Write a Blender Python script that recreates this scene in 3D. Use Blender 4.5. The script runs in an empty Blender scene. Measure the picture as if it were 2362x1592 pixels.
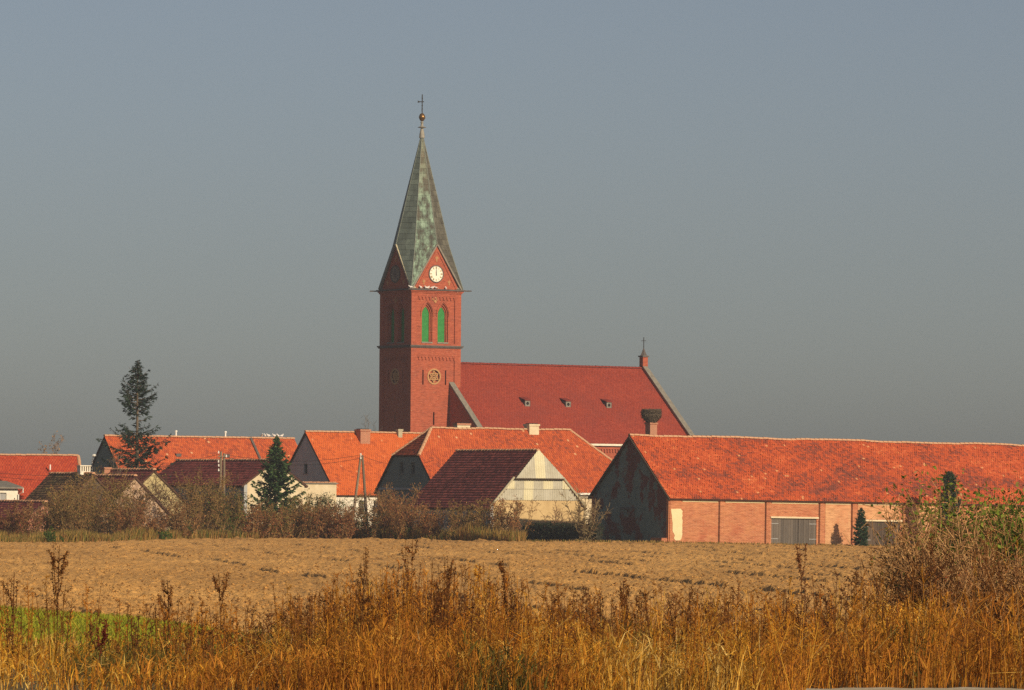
import bpy, math, random
import numpy as np
from mathutils import Vector, Matrix
from mathutils.geometry import tessellate_polygon

# ------------------------------------------------------------------ camera, sky, sun, exposure
scene = bpy.context.scene
COL = scene.collection
FPX, CX, CY = 10737.0, 1181.0, 796.0            # focal length and centre in photo pixels (2362 x 1592)
CAMH, PITCH, ROLL = 3.5, math.radians(1.836), 0.008
_R0 = Vector((1, 0, 0)); _F = Vector((0, math.cos(PITCH), math.sin(PITCH))); _U0 = _R0.cross(_F)
_R = math.cos(ROLL) * _R0 + math.sin(ROLL) * _U0
_U = -math.sin(ROLL) * _R0 + math.cos(ROLL) * _U0
CAMP = Vector((0, 0, CAMH))
cam = bpy.data.cameras.new('camera')
cam.sensor_width = 36.0; cam.lens = 36.0 * FPX / 2362.0
cam.clip_start = 0.5; cam.clip_end = 20000
cam_o = bpy.data.objects.new('camera', cam); COL.objects.link(cam_o)
m = Matrix.Identity(4)
for i in range(3):
    m[i][0] = _R[i]; m[i][1] = _U[i]; m[i][2] = -_F[i]; m[i][3] = CAMP[i]
cam_o.matrix_world = m
scene.camera = cam_o

SUN_EL = math.radians(24.0)
SUN_H = Vector((0.615, -0.788, 0)).normalized()    # horizontal direction towards the sun
SUN_DIR = Vector((SUN_H.x * math.cos(SUN_EL), SUN_H.y * math.cos(SUN_EL), math.sin(SUN_EL)))
sun = bpy.data.lights.new('sun', 'SUN'); sun.energy = 4.9; sun.angle = math.radians(0.5); sun.color = (1.0, 0.81, 0.57)
sun_o = bpy.data.objects.new('sun', sun); COL.objects.link(sun_o)
sun_o.rotation_euler = SUN_DIR.to_track_quat('Z', 'Y').to_euler()
sun_o.location = SUN_DIR * 900

world = bpy.data.worlds.new('World'); scene.world = world; world.use_nodes = True
wn = world.node_tree; wn.nodes.clear()
sky = wn.nodes.new('ShaderNodeTexSky'); sky.sky_type = 'NISHITA'; sky.sun_disc = False
sky.sun_elevation = SUN_EL; sky.sun_rotation = math.atan2(SUN_H.x, SUN_H.y)
sky.altitude = 100; sky.air_density = 0.9; sky.dust_density = 1.12; sky.ozone_density = 3.0
bg = wn.nodes.new('ShaderNodeBackground'); bg.inputs['Strength'].default_value = 0.054
hsv = wn.nodes.new('ShaderNodeHueSaturation'); hsv.inputs['Saturation'].default_value = 0.7
wo = wn.nodes.new('ShaderNodeOutputWorld')
tn = wn.nodes.new('ShaderNodeMix'); tn.data_type = 'RGBA'; tn.blend_type = 'MULTIPLY'; tn.inputs[0].default_value = 1.0; tn.inputs[7].default_value = (1.0, .972, .98, 1)
wn.links.new(sky.outputs[0], hsv.inputs['Color']); wn.links.new(hsv.outputs[0], tn.inputs[6]); wn.links.new(tn.outputs[2], bg.inputs['Color']); wn.links.new(bg.outputs[0], wo.inputs[0])

vs = scene.view_settings
vs.view_transform = 'Standard'; vs.look = 'None'; vs.gamma = 1.0; vs.exposure = 0.12; vs.use_curve_mapping = False
scene.cycles.max_bounces = 6; scene.cycles.volume_bounces = 0
scene.cycles.use_denoising = False

# ------------------------------------------------------------------ helpers
rng = np.random.default_rng(7)
def at(px, py, Y):
    d = _F + _R * ((px - CX) / FPX) + _U * ((CY - py) / FPX)
    t = (Y - CAMP.y) / d.y
    return CAMP + d * t
def proj(p):
    v = Vector(p) - CAMP; z = v.dot(_F)
    return CX + FPX * v.dot(_R) / z, CY - FPX * v.dot(_U) / z
def bisect(f, lo, hi):
    a = f(lo)
    for _ in range(60):
        mid = .5 * (lo + hi); b = f(mid)
        if (a < 0) == (b < 0): lo = mid
        else: hi = mid
    return .5 * (lo + hi)
def loc2w(o, th, x, y, z):
    return Vector((o[0] + x * math.cos(th) - y * math.sin(th), o[1] + x * math.sin(th) + y * math.cos(th), o[2] + z))
def solve_x(o, th, px, y=0, z=3.5): return bisect(lambda t: proj(loc2w(o, th, t, y, z))[0] - px, -80, 80)
def solve_y(o, th, px, x=0, z=3.5): return bisect(lambda t: proj(loc2w(o, th, x, t, z))[0] - px, -80, 80)
def solve_z(o, th, py, x=0, y=0): return bisect(lambda t: proj(loc2w(o, th, x, y, t))[1] - py, -20, 80)

def smooth(a, b, x):
    t = np.clip((np.asarray(x, float) - a) / (b - a), 0, 1); return t * t * (3 - 2 * t)
def _hash(ix, iy, s):
    h = (ix.astype(np.int64) * 374761393 + iy.astype(np.int64) * 668265263 + s * 1442695041) & 0x7fffffff
    h = ((h ^ (h >> 13)) * 1274126177) & 0x7fffffff
    h = (h ^ (h >> 16)) & 0xffffff
    return h / float(0xffffff)
def vnoise(x, y, s=0):
    x = np.asarray(x, float); y = np.asarray(y, float)
    ix = np.floor(x); iy = np.floor(y); fx = x - ix; fy = y - iy
    fx = fx * fx * (3 - 2 * fx); fy = fy * fy * (3 - 2 * fy)
    ix = ix.astype(np.int64); iy = iy.astype(np.int64)
    a = _hash(ix, iy, s); b = _hash(ix + 1, iy, s); c = _hash(ix, iy + 1, s); d = _hash(ix + 1, iy + 1, s)
    return (a * (1 - fx) + b * fx) * (1 - fy) + (c * (1 - fx) + d * fx) * fy

def gz(x, y):
    """terrain height: a low road bank under the camera, a flat field, a slight fall towards the right of the village"""
    x = np.asarray(x, float); y = np.asarray(y, float)
    z = 1.9 * (1 - smooth(43, 64, y))
    z = z - 0.016 * np.clip(x - 10, 0, 40) * smooth(200, 330, y)
    return z

def tag(o, label=None, cat=None, group=None, kind=None):
    if label: o['label'] = label
    if cat: o['category'] = cat
    if group: o['group'] = group
    if kind: o['kind'] = kind
    return o
def empty(name, loc, rz=0.0, ry=0.0):
    o = bpy.data.objects.new(name, None); COL.objects.link(o)
    o.location = loc; o.rotation_euler = (0, ry, rz); o.empty_display_size = .5
    return o
def link(name, me, mat=None, parent=None, loc=None):
    o = bpy.data.objects.new(name, me); COL.objects.link(o)
    if mat is not None and len(me.materials) == 0: me.materials.append(mat)
    if parent is not None: o.parent = parent
    if loc is not None: o.location = loc
    return o

def np_mesh(name, V, Fs, tint=None, col=None, smooth_sh=False):
    """V (n,3); Fs list of integer arrays (m,k)"""
    me = bpy.data.meshes.new(name)
    V = np.asarray(V, np.float32)
    me.vertices.add(len(V)); me.vertices.foreach_set('co', V.ravel())
    idx = np.concatenate([np.asarray(f, np.int32).ravel() for f in Fs])
    tot = np.concatenate([np.full(len(f), f.shape[1], np.int32) for f in Fs])
    start = np.concatenate([[0], np.cumsum(tot)[:-1]]).astype(np.int32)
    me.loops.add(len(idx)); me.loops.foreach_set('vertex_index', idx)
    me.polygons.add(len(tot)); me.polygons.foreach_set('loop_start', start); me.polygons.foreach_set('loop_total', tot)
    if smooth_sh: me.polygons.foreach_set('use_smooth', np.ones(len(tot), bool))
    me.update(calc_edges=True); me.validate()
    if tint is not None:
        a = me.attributes.new('tint', 'FLOAT', 'POINT'); a.data.foreach_set('value', np.asarray(tint, np.float32))
    if col is not None:
        a = me.attributes.new('col', 'FLOAT_COLOR', 'POINT')
        c = np.ones((len(V), 4), np.float32); c[:, :3] = col
        a.data.foreach_set('color', c.ravel())
    return me

class MB:
    """collects polygons of one mesh"""
    def __init__(s): s.v = []; s.f = []
    def poly(s, pts):
        n = len(s.v); s.v += [tuple(p) for p in pts]; s.f.append(tuple(range(n, n + len(pts)))); return s
    def raw(s, vs, fs):
        n = len(s.v); s.v += [tuple(p) for p in vs]; s.f += [tuple(i + n for i in f) for f in fs]; return s
    def box(s, x0, x1, y0, y1, z0, z1):
        vs = [(x, y, z) for z in (z0, z1) for y in (y0, y1) for x in (x0, x1)]
        return s.raw(vs, [(0, 2, 3, 1), (4, 5, 7, 6), (0, 1, 5, 4), (2, 6, 7, 3), (0, 4, 6, 2), (1, 3, 7, 5)])
    def bar(s, a, b, w, h=None, up=(0, 0, 1)):
        """rectangular bar from a to b"""
        a = Vector(a); b = Vector(b); h = h or w
        d = (b - a).normalized(); up = Vector(up)
        if abs(d.dot(up)) > .99: up = Vector((1, 0, 0))
        e = d.cross(up).normalized(); u = e.cross(d)
        vs = [p + e * (sx * w / 2) + u * (sz * h / 2) for p in (a, b) for sx, sz in ((-1, -1), (1, -1), (1, 1), (-1, 1))]
        return s.raw(vs, [(3, 2, 1, 0), (4, 5, 6, 7), (0, 1, 5, 4), (1, 2, 6, 5), (2, 3, 7, 6), (3, 0, 4, 7)])
    def tube(s, pts, r, n=6, cap=True):
        pts = [Vector(p) for p in pts]; rs = r if isinstance(r, (list, tuple)) else [r] * len(pts)
        base = len(s.v)
        for i, p in enumerate(pts):
            d = (pts[min(i + 1, len(pts) - 1)] - pts[max(i - 1, 0)]).normalized()
            up = Vector((0, 0, 1)) if abs(d.z) < .9 else Vector((1, 0, 0))
            e = d.cross(up).normalized(); u = e.cross(d)
            for k in range(n):
                a = 2 * math.pi * k / n
                s.v.append(tuple(p + (e * math.cos(a) + u * math.sin(a)) * rs[i]))
        for i in range(len(pts) - 1):
            for k in range(n):
                k2 = (k + 1) % n
                s.f.append((base + i * n + k, base + (i + 1) * n + k, base + (i + 1) * n + k2, base + i * n + k2))
        if cap:
            s.f.append(tuple(base + k for k in range(n))); s.f.append(tuple(base + (len(pts) - 1) * n + k for k in reversed(range(n))))
        return s
    def lathe(s, prof, c=(0, 0, 0), n=12):
        base = len(s.v)
        for r, z in prof:
            for k in range(n):
                a = 2 * math.pi * k / n
                s.v.append((c[0] + r * math.cos(a), c[1] + r * math.sin(a), c[2] + z))
        for i in range(len(prof) - 1):
            for k in range(n):
                k2 = (k + 1) % n
                s.f.append((base + i * n + k, base + i * n + k2, base + (i + 1) * n + k2, base + (i + 1) * n + k))
        s.f.append(tuple(base + k for k in reversed(range(n)))); s.f.append(tuple(base + (len(prof) - 1) * n + k for k in range(n)))
        return s
    def plate(s, fr, outer, holes=(), d0=-.3, d1=0.0):
        """flat plate with holes. fr = (origin, ex, ez, en); 2D points (a, b) on ex, ez; d0 back and d1 front along en"""
        o, ex, ez, en = [Vector(q) for q in fr]
        P = lambda p, d: o + ex * p[0] + ez * p[1] + en * d
        loops = [list(outer)] + [list(h) for h in holes]
        flat = [p for l in loops for p in l]
        tris = tessellate_polygon([[Vector((p[0], p[1], 0)) for p in l] for l in loops])
        n = len(flat); base = len(s.v)
        s.v += [tuple(P(p, d1)) for p in flat] + [tuple(P(p, d0)) for p in flat]
        for t in tris:
            a, b, c = [Vector((flat[i][0], flat[i][1])) for i in t]
            if (b - a).cross(c - a) < 0: t = (t[0], t[2], t[1])
            s.f.append(tuple(base + i for i in t)); s.f.append(tuple(base + n + i for i in reversed(t)))
        k = 0
        for l in loops:
            for i in range(len(l)):
                j = (i + 1) % len(l)
                s.f.append((base + k + i, base + n + k + i, base + n + k + j, base + k + j))
            k += len(l)
        return s
    def build(s, name, mat, parent=None, loc=None, smooth_sh=False, bevel=0):
        me = bpy.data.meshes.new(name); me.from_pydata(s.v, [], s.f); me.update()
        if smooth_sh:
            for p in me.polygons: p.use_smooth = True
        return link(name, me, mat, parent, loc)
    def mesh(s, name, mat):
        me = bpy.data.meshes.new(name); me.from_pydata(s.v, [], s.f); me.update(); me.materials.append(mat); return me

# ------------------------------------------------------------------ materials
MATS = {}
class NT:
    def __init__(s, name):
        s.m = bpy.data.materials.new(name); s.m.use_nodes = True; s.t = s.m.node_tree
        s.b = s.t.nodes['Principled BSDF']; s.out = s.t.nodes['Material Output']
        s.b.inputs['Specular IOR Level'].default_value = .25
    def n(s, typ, **kw):
        nd = s.t.nodes.new(typ)
        for k, v in kw.items():
            if k in nd.inputs: nd.inputs[k].default_value = v
            else: setattr(nd, k, v)
        return nd
    def l(s, a, b): s.t.links.new(a, b)
    def coord(s, kind='Object'): return s.n('ShaderNodeTexCoord').outputs[kind]
    def noise(s, vec, scale, detail=5, rough=.6):
        nd = s.n('ShaderNodeTexNoise'); nd.inputs['Scale'].default_value = scale; nd.inputs['Detail'].default_value = detail
        nd.inputs['Roughness'].default_value = rough; s.l(vec, nd.inputs['Vector']); return nd.outputs['Fac']
    def ramp(s, fac, stops):
        r = s.n('ShaderNodeValToRGB'); e = r.color_ramp.elements
        while len(e) < len(stops): e.new(.5)
        for el, (p, c) in zip(e, stops): el.position = p; el.color = (*c, 1)
        s.l(fac, r.inputs['Fac']); return r.outputs['Color']
    def mix(s, fac, a, b, mode='MIX'):
        x = s.n('ShaderNodeMix'); x.data_type = 'RGBA'; x.blend_type = mode
        for sock, v in ((x.inputs['Factor'], fac), (x.inputs['A'], a), (x.inputs['B'], b)):
            pass
        fs = [i for i in x.inputs if i.name == 'Factor' and i.type == 'VALUE'][0]
        As = [i for i in x.inputs if i.name == 'A' and i.type == 'RGBA'][0]; Bs = [i for i in x.inputs if i.name == 'B' and i.type == 'RGBA'][0]
        for sock, v in ((fs, fac), (As, a), (Bs, b)):
            if isinstance(v, bpy.types.NodeSocket): s.l(v, sock)
            elif isinstance(v, tuple): sock.default_value = (*v, 1)
            else: sock.default_value = v
        return [o for o in x.outputs if o.type == 'RGBA'][0]
    def attr(s, name, out='Fac'):
        a = s.n('ShaderNodeAttribute'); a.attribute_name = name; return a.outputs[out]
    def color(s, c): s.l(c, s.b.inputs['Base Color'])
    def rough(s, r): s.b.inputs['Roughness'].default_value = r
    def bump(s, h, strength=.4, dist=.05):
        b = s.n('ShaderNodeBump'); b.inputs['Strength'].default_value = strength; b.inputs['Distance'].default_value = dist
        s.l(h, b.inputs['Height']); s.l(b.outputs[0], s.b.inputs['Normal'])

def m_plain(name, c1, c2=None, scale=3.0, rough=.85, bump=.2, bd=.02, lo=.3, hi=.7, metal=0.0):
    t = NT(name); v = t.coord(); c2 = c2 or tuple(x * .7 for x in c1)
    f = t.noise(v, scale, 6, .65); t.color(t.ramp(f, [(lo, c2), (hi, c1)])); t.rough(rough); t.b.inputs['Metallic'].default_value = metal
    if bump: t.bump(t.noise(v, scale * 4, 5), bump, bd)
    return t.m
def wall_vec(t):
    sp = t.n('ShaderNodeSeparateXYZ'); t.l(t.coord(), sp.inputs[0])
    ad = t.n('ShaderNodeMath', operation='ADD'); t.l(sp.outputs[0], ad.inputs[0]); t.l(sp.outputs[1], ad.inputs[1])
    cb = t.n('ShaderNodeCombineXYZ'); t.l(ad.outputs[0], cb.inputs[0]); t.l(sp.outputs[2], cb.inputs[1]); return cb.outputs[0]
def m_brick(name, c1, c2, mortar, stain=None, plaster=None, pl_lo=.5, pl_hi=.55, msize=.012, pale=None, course=False):
    t = NT(name); v = wall_vec(t)
    b = t.n('ShaderNodeTexBrick'); b.inputs['Scale'].default_value = 1.0; b.inputs['Brick Width'].default_value = .27
    b.inputs['Row Height'].default_value = .085; b.inputs['Mortar Size'].default_value = msize
    b.inputs['Color1'].default_value = (*c1, 1); b.inputs['Color2'].default_value = (*c2, 1); b.inputs['Mortar'].default_value = (*mortar, 1)
    t.l(v, b.inputs['Vector']); c = b.outputs['Color']; o = t.coord()
    n1 = t.noise(o, .9, 7, .7)
    if pale: c = t.mix(t.ramp(n1, [(.42, (0, 0, 0)), (.66, (.8, .8, .8))]), c, pale)
    if stain:
        n2 = t.noise(o, .55, 6, .7); c = t.mix(t.ramp(n2, [(.5, (0, 0, 0)), (.75, (.75, .75, .75))]), c, stain)
    if course:   # uneven brick courses and spalled or lime-stained single bricks
        mp = t.n('ShaderNodeMapping'); mp.inputs['Scale'].default_value = (.9, 5.5, 1); t.l(v, mp.inputs['Vector'])
        c = t.mix(.75, c, t.ramp(t.noise(mp.outputs[0], 1.6, 7, .75), [(.34, (.48, .42, .40)), (.48, (1, .97, .95)), (.64, (1.3, 1.36, 1.45))]), 'MULTIPLY')
        mp2 = t.n('ShaderNodeMapping'); mp2.inputs['Scale'].default_value = (4.5, 11, 1); t.l(v, mp2.inputs['Vector'])
        c = t.mix(t.ramp(t.noise(mp2.outputs[0], 1.0, 2, .5), [(.66, (0, 0, 0)), (.74, (.7, .7, .7))]), c, (.52, .32, .18))
    h = b.outputs['Fac']
    if plaster:
        n3 = t.noise(o, .5, 8, .7); k = t.ramp(n3, [(pl_lo, (0, 0, 0)), (pl_hi, (1, 1, 1))])
        pc = t.ramp(t.noise(o, 1.6, 6), [(.3, tuple(x * .7 for x in plaster)), (.7, plaster)])
        c = t.mix(k, c, pc)
    t.color(c); t.rough(.9)
    t.bump(t.noise(o, 9, 4), .4, .03)
    return t.m
def m_tile(name, stops, patch=None):
    """roof tile colours picked per tile by its tint, with grain"""
    t = NT(name); c = t.ramp(t.attr('tint'), stops); v = t.coord()
    g = t.noise(v, 14, 4); c = t.mix(.35, c, t.ramp(g, [(.3, (.5, .5, .5)), (.7, (1.25, 1.2, 1.15))]), 'MULTIPLY')
    if patch:
        k = t.ramp(t.noise(v, patch[1], 6, .7), [(patch[2], (0, 0, 0)), (patch[3], (.8, .8, .8))]); c = t.mix(k, c, patch[0])
    t.color(c); t.rough(.8); t.bump(g, .3, .02)
    return t.m
def m_veg(name, trans=.3, rough=.75):
    t = NT(name); c = t.attr('col', 'Color'); t.color(c); t.rough(rough); t.b.inputs['Specular IOR Level'].default_value = .15
    if trans > 0:
        tr = t.n('ShaderNodeBsdfTranslucent'); t.l(c, tr.inputs['Color'])
        mx = t.n('ShaderNodeMixShader'); mx.inputs[0].default_value = trans
        t.l(t.b.outputs[0], mx.inputs[1]); t.l(tr.outputs[0], mx.inputs[2]); t.l(mx.outputs[0], t.out.inputs['Surface'])
    return t.m
def m_wood(name, c1, c2):
    t = NT(name); v = t.coord(); mp = t.n('ShaderNodeMapping'); mp.inputs['Scale'].default_value = (9, 9, .7); t.l(v, mp.inputs['Vector'])
    f = t.noise(mp.outputs[0], 3, 6, .7)
    oi = t.n('ShaderNodeObjectInfo'); mul = t.ramp(oi.outputs['Random'], [(0, (.72, .72, .72)), (1, (1.2, 1.17, 1.12))])
    t.color(t.mix(1.0, t.ramp(f, [(.3, c2), (.7, c1)]), mul, 'MULTIPLY')); t.rough(.9); t.bump(f, .4, .02); return t.m

M = {}
M['brick_church'] = m_brick('church_brick', (.38, .083, .04), (.30, .062, .032), (.32, .115, .065), stain=(.21, .062, .042), msize=.01, course=True)
M['brick_barn'] = m_brick('barn_brick', (.40, .115, .05), (.30, .07, .035), (.44, .25, .13), pale=(.46, .20, .09), stain=(.34, .085, .042), msize=.014, course=True)
M['brick_pale'] = m_brick('pale_weathered_brick', (.50, .23, .10), (.42, .17, .075), (.54, .36, .2), pale=(.56, .32, .16), stain=(.40, .13, .06), msize=.014, course=True)
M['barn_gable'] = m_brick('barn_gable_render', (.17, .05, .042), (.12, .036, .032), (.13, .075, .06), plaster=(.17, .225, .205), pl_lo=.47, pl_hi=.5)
M['brick_plain'] = m_brick('chimney_brick', (.40, .14, .08), (.32, .11, .06), (.42, .30, .2))
M['tile_barn'] = m_tile('barn_tiles', [(0, (.13, .042, .03)), (.3, (.25, .055, .028)), (.5, (.39, .068, .02)), (.8, (.47, .092, .026)), (.96, (.52, .135, .045)), (1, (.56, .25, .11))])
M['tile_house'] = m_tile('house_tiles', [(0, (.20, .05, .028)), (.3, (.38, .072, .024)), (.7, (.48, .095, .026)), (.96, (.52, .125, .036)), (1, (.60, .30, .15))])
M['tile_orange'] = m_tile('orange_tiles', [(0, (.34, .068, .02)), (.4, (.53, .108, .022)), (.9, (.58, .128, .028)), (1, (.62, .22, .09))])
M['tile_red'] = m_tile('red_tiles', [(0, (.33, .042, .02)), (.5, (.42, .056, .02)), (1, (.47, .078, .03))])
M['tile_church'] = m_tile('church_roof_tiles', [(0, (.21, .029, .017)), (.5, (.265, .038, .02)), (1, (.31, .05, .026))], patch=((.21, .036, .024), .28, .45, .7))
M['tile_dark'] = m_tile('old_dark_tiles', [(0, (.24, .065, .058)), (.5, (.37, .09, .075)), (1, (.48, .13, .10))])
M['tile_brown'] = m_tile('mossy_brown_tiles', [(0, (.20, .115, .065)), (.5, (.30, .16, .085)), (1, (.38, .19, .10))], patch=((.24, .19, .07), .7, .45, .65))
M['ridge'] = m_plain('ridge_mortar', (.55, .36, .22), (.42, .17, .08), 5, .9, .3)
M['under'] = m_plain('roof_underlay', (.10, .05, .035), (.06, .03, .02), 3, .9, 0)
M['stone'] = m_plain('weathered_stone', (.26, .235, .19), (.15, .14, .12), 2.5, .9, .3)
M['stone_pale'] = m_plain('pale_stone', (.46, .41, .28), (.30, .27, .19), 2.5, .9, .3)
M['stone_dark'] = m_plain('dark_stone', (.13, .11, .10), (.08, .07, .065), 2.5, .9, .3)
M['cream'] = m_plain('cream_terracotta', (.46, .27, .12), (.38, .19, .08), 4, .85, .1)
M['green'] = m_plain('green_louvre_paint', (.03, .24, .05), (.02, .17, .035), 2.5, .6, .1)
M['dark'] = m_plain('dark_interior', (.02, .018, .018), (.012, .012, .012), 3, .95, 0)
M['dial_white'] = m_plain('white_clock_dial', (.80, .77, .66), (.72, .68, .55), 3, .5, 0)
M['dial_brown'] = m_plain('tarnished_clock_dial', (.20, .13, .10), (.12, .09, .075), 3, .7, 0)
M['gilt'] = m_plain('gilt_numerals', (.30, .22, .06), (.2, .14, .04), 4, .5, 0)
M['black'] = m_plain('black_iron', (.03, .03, .03), (.02, .02, .02), 4, .6, 0)
M['copper_ball'] = m_plain('tarnished_gilt_ball', (.30, .17, .06), (.12, .07, .03), 3, .35, 0, metal=.7)
M['finial'] = m_plain('grey_finial_metal', (.32, .30, .25), (.2, .19, .16), 4, .6, .1)
M['sheet_green'] = m_plain('green_patina_sheet', (.22, .27, .20), (.15, .19, .145), 3, .75, .2)
M['sheet_pale'] = m_plain('pale_patina_sheet', (.30, .345, .25), (.20, .245, .18), 3, .75, .2)
M['sheet_grey'] = m_plain('grey_green_sheet', (.19, .215, .18), (.14, .16, .135), 3, .75, .2)
M['sheet_dark'] = m_plain('dark_bare_sheet', (.125, .12, .095), (.085, .08, .065), 3, .75, .2)
M['sheet_brown'] = m_plain('brown_sheet', (.22, .165, .10), (.15, .115, .075), 3, .75, .2)
def m_patina(name, stops, zmix=None):
    t = NT(name); v = t.coord(); mp = t.n('ShaderNodeMapping'); mp.inputs['Scale'].default_value = (1, 1, .45); t.l(v, mp.inputs['Vector'])
    c = t.ramp(t.noise(mp.outputs[0], 1.5, 9, .72), stops)
    if zmix:    # the upper sheets kept a brown film
        sp = t.n('ShaderNodeSeparateXYZ'); t.l(v, sp.inputs[0]); mr = t.n('ShaderNodeMapRange'); mr.inputs[1].default_value = zmix[0]; mr.inputs[2].default_value = zmix[1]; t.l(sp.outputs[2], mr.inputs[0])
        ad = t.n('ShaderNodeMath', operation='MULTIPLY'); t.l(mr.outputs[0], ad.inputs[0]); ad.inputs[1].default_value = .55; c = t.mix(ad.outputs[0], c, (.19, .15, .10))
    oi = t.n('ShaderNodeObjectInfo'); c = t.mix(1.0, c, t.ramp(oi.outputs['Random'], [(0, (.7, .7, .7)), (.8, (1, 1, 1)), (1, (1.15, 1.15, 1.12))]), 'MULTIPLY')
    t.color(c); t.rough(.75); t.bump(t.noise(v, 6, 5), .3, .03); return t.m
M['patina_c'] = m_patina('verdigris_sheet', [(.40, (.08, .075, .058)), (.47, (.115, .145, .115)), (.53, (.19, .275, .205)), (.62, (.28, .39, .30))], (33.0, 37.0))
M['patina_b'] = m_patina('grey_verdigris_sheet', [(.35, (.09, .115, .10)), (.65, (.145, .18, .155))])
M['patina_d'] = m_patina('dark_verdigris_sheet', [(.35, (.075, .07, .055)), (.6, (.12, .115, .09)), (.75, (.18, .18, .13))])
M['plaster_white'] = m_plain('white_plaster', (.78, .74, .64), (.62, .56, .44), 1.5, .9, .15)
M['plaster_cream'] = m_plain('cream_plaster', (.66, .57, .40), (.52, .42, .26), 1.4, .9, .2)
M['plaster_tan'] = m_plain('tan_plaster', (.58, .43, .22), (.44, .31, .15), 1.1, .9, .2)
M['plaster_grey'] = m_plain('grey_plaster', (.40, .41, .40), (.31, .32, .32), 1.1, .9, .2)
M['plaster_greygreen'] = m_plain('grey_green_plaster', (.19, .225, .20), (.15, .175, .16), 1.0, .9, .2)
M['plaster_yellow'] = m_plain('yellow_lichened_plaster', (.56, .47, .24), (.26, .20, .10), 2.4, .9, .2)
M['plaster_pink'] = m_plain('pinkish_stone_render', (.56, .41, .28), (.28, .18, .12), 2.4, .9, .2)
M['patch'] = m_plain('cream_plaster_patch', (.70, .60, .36), (.62, .52, .30), 2.5, .9, .2)
M['corrugated'] = m_plain('weathered_corrugated_sheet', (.52, .50, .41), (.38, .355, .27), 1.3, .7, .05)
M['corrugated_pale'] = m_plain('pale_corrugated_sheet', (.66, .62, .43), (.58, .53, .35), 1.3, .7, .05)
M['wood'] = m_wood('grey_weathered_planks', (.155, .135, .115), (.095, .08, .07))
M['wood_brown'] = m_wood('brown_boards', (.12, .085, .06), (.06, .045, .035))
M['pole'] = m_wood('weathered_pole_wood', (.24, .19, .13), (.15, .11, .08))
M['glass'] = m_plain('window_glass', (.05, .06, .07), (.03, .035, .04), 2, .15, 0)
M['white'] = m_plain('white_paint', (.8, .78, .72), (.7, .68, .6), 3, .6, 0)
M['metal'] = m_plain('galvanised_metal', (.35, .35, .34), (.25, .25, .25), 4, .5, 0)
M['ceramic'] = m_plain('white_ceramic', (.8, .78, .72), (.7, .68, .6), 4, .3, 0)
M['bird'] = m_plain('white_feathers', (.8, .78, .74), (.6, .57, .54), 8, .8, 0)
M['leaf'] = m_veg('leaf_faces', .35)
M['needle'] = m_veg('needles', .1)
M['twig'] = m_veg('twigs', 0)
M['dry'] = m_veg('dry_stems', .48)
M['bark'] = m_plain('bark', (.15, .115, .08), (.09, .07, .05), 6, .95, .4)
M['bark_pale'] = m_plain('pale_bark', (.33, .27, .16), (.2, .16, .1), 6, .95, .4)

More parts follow.
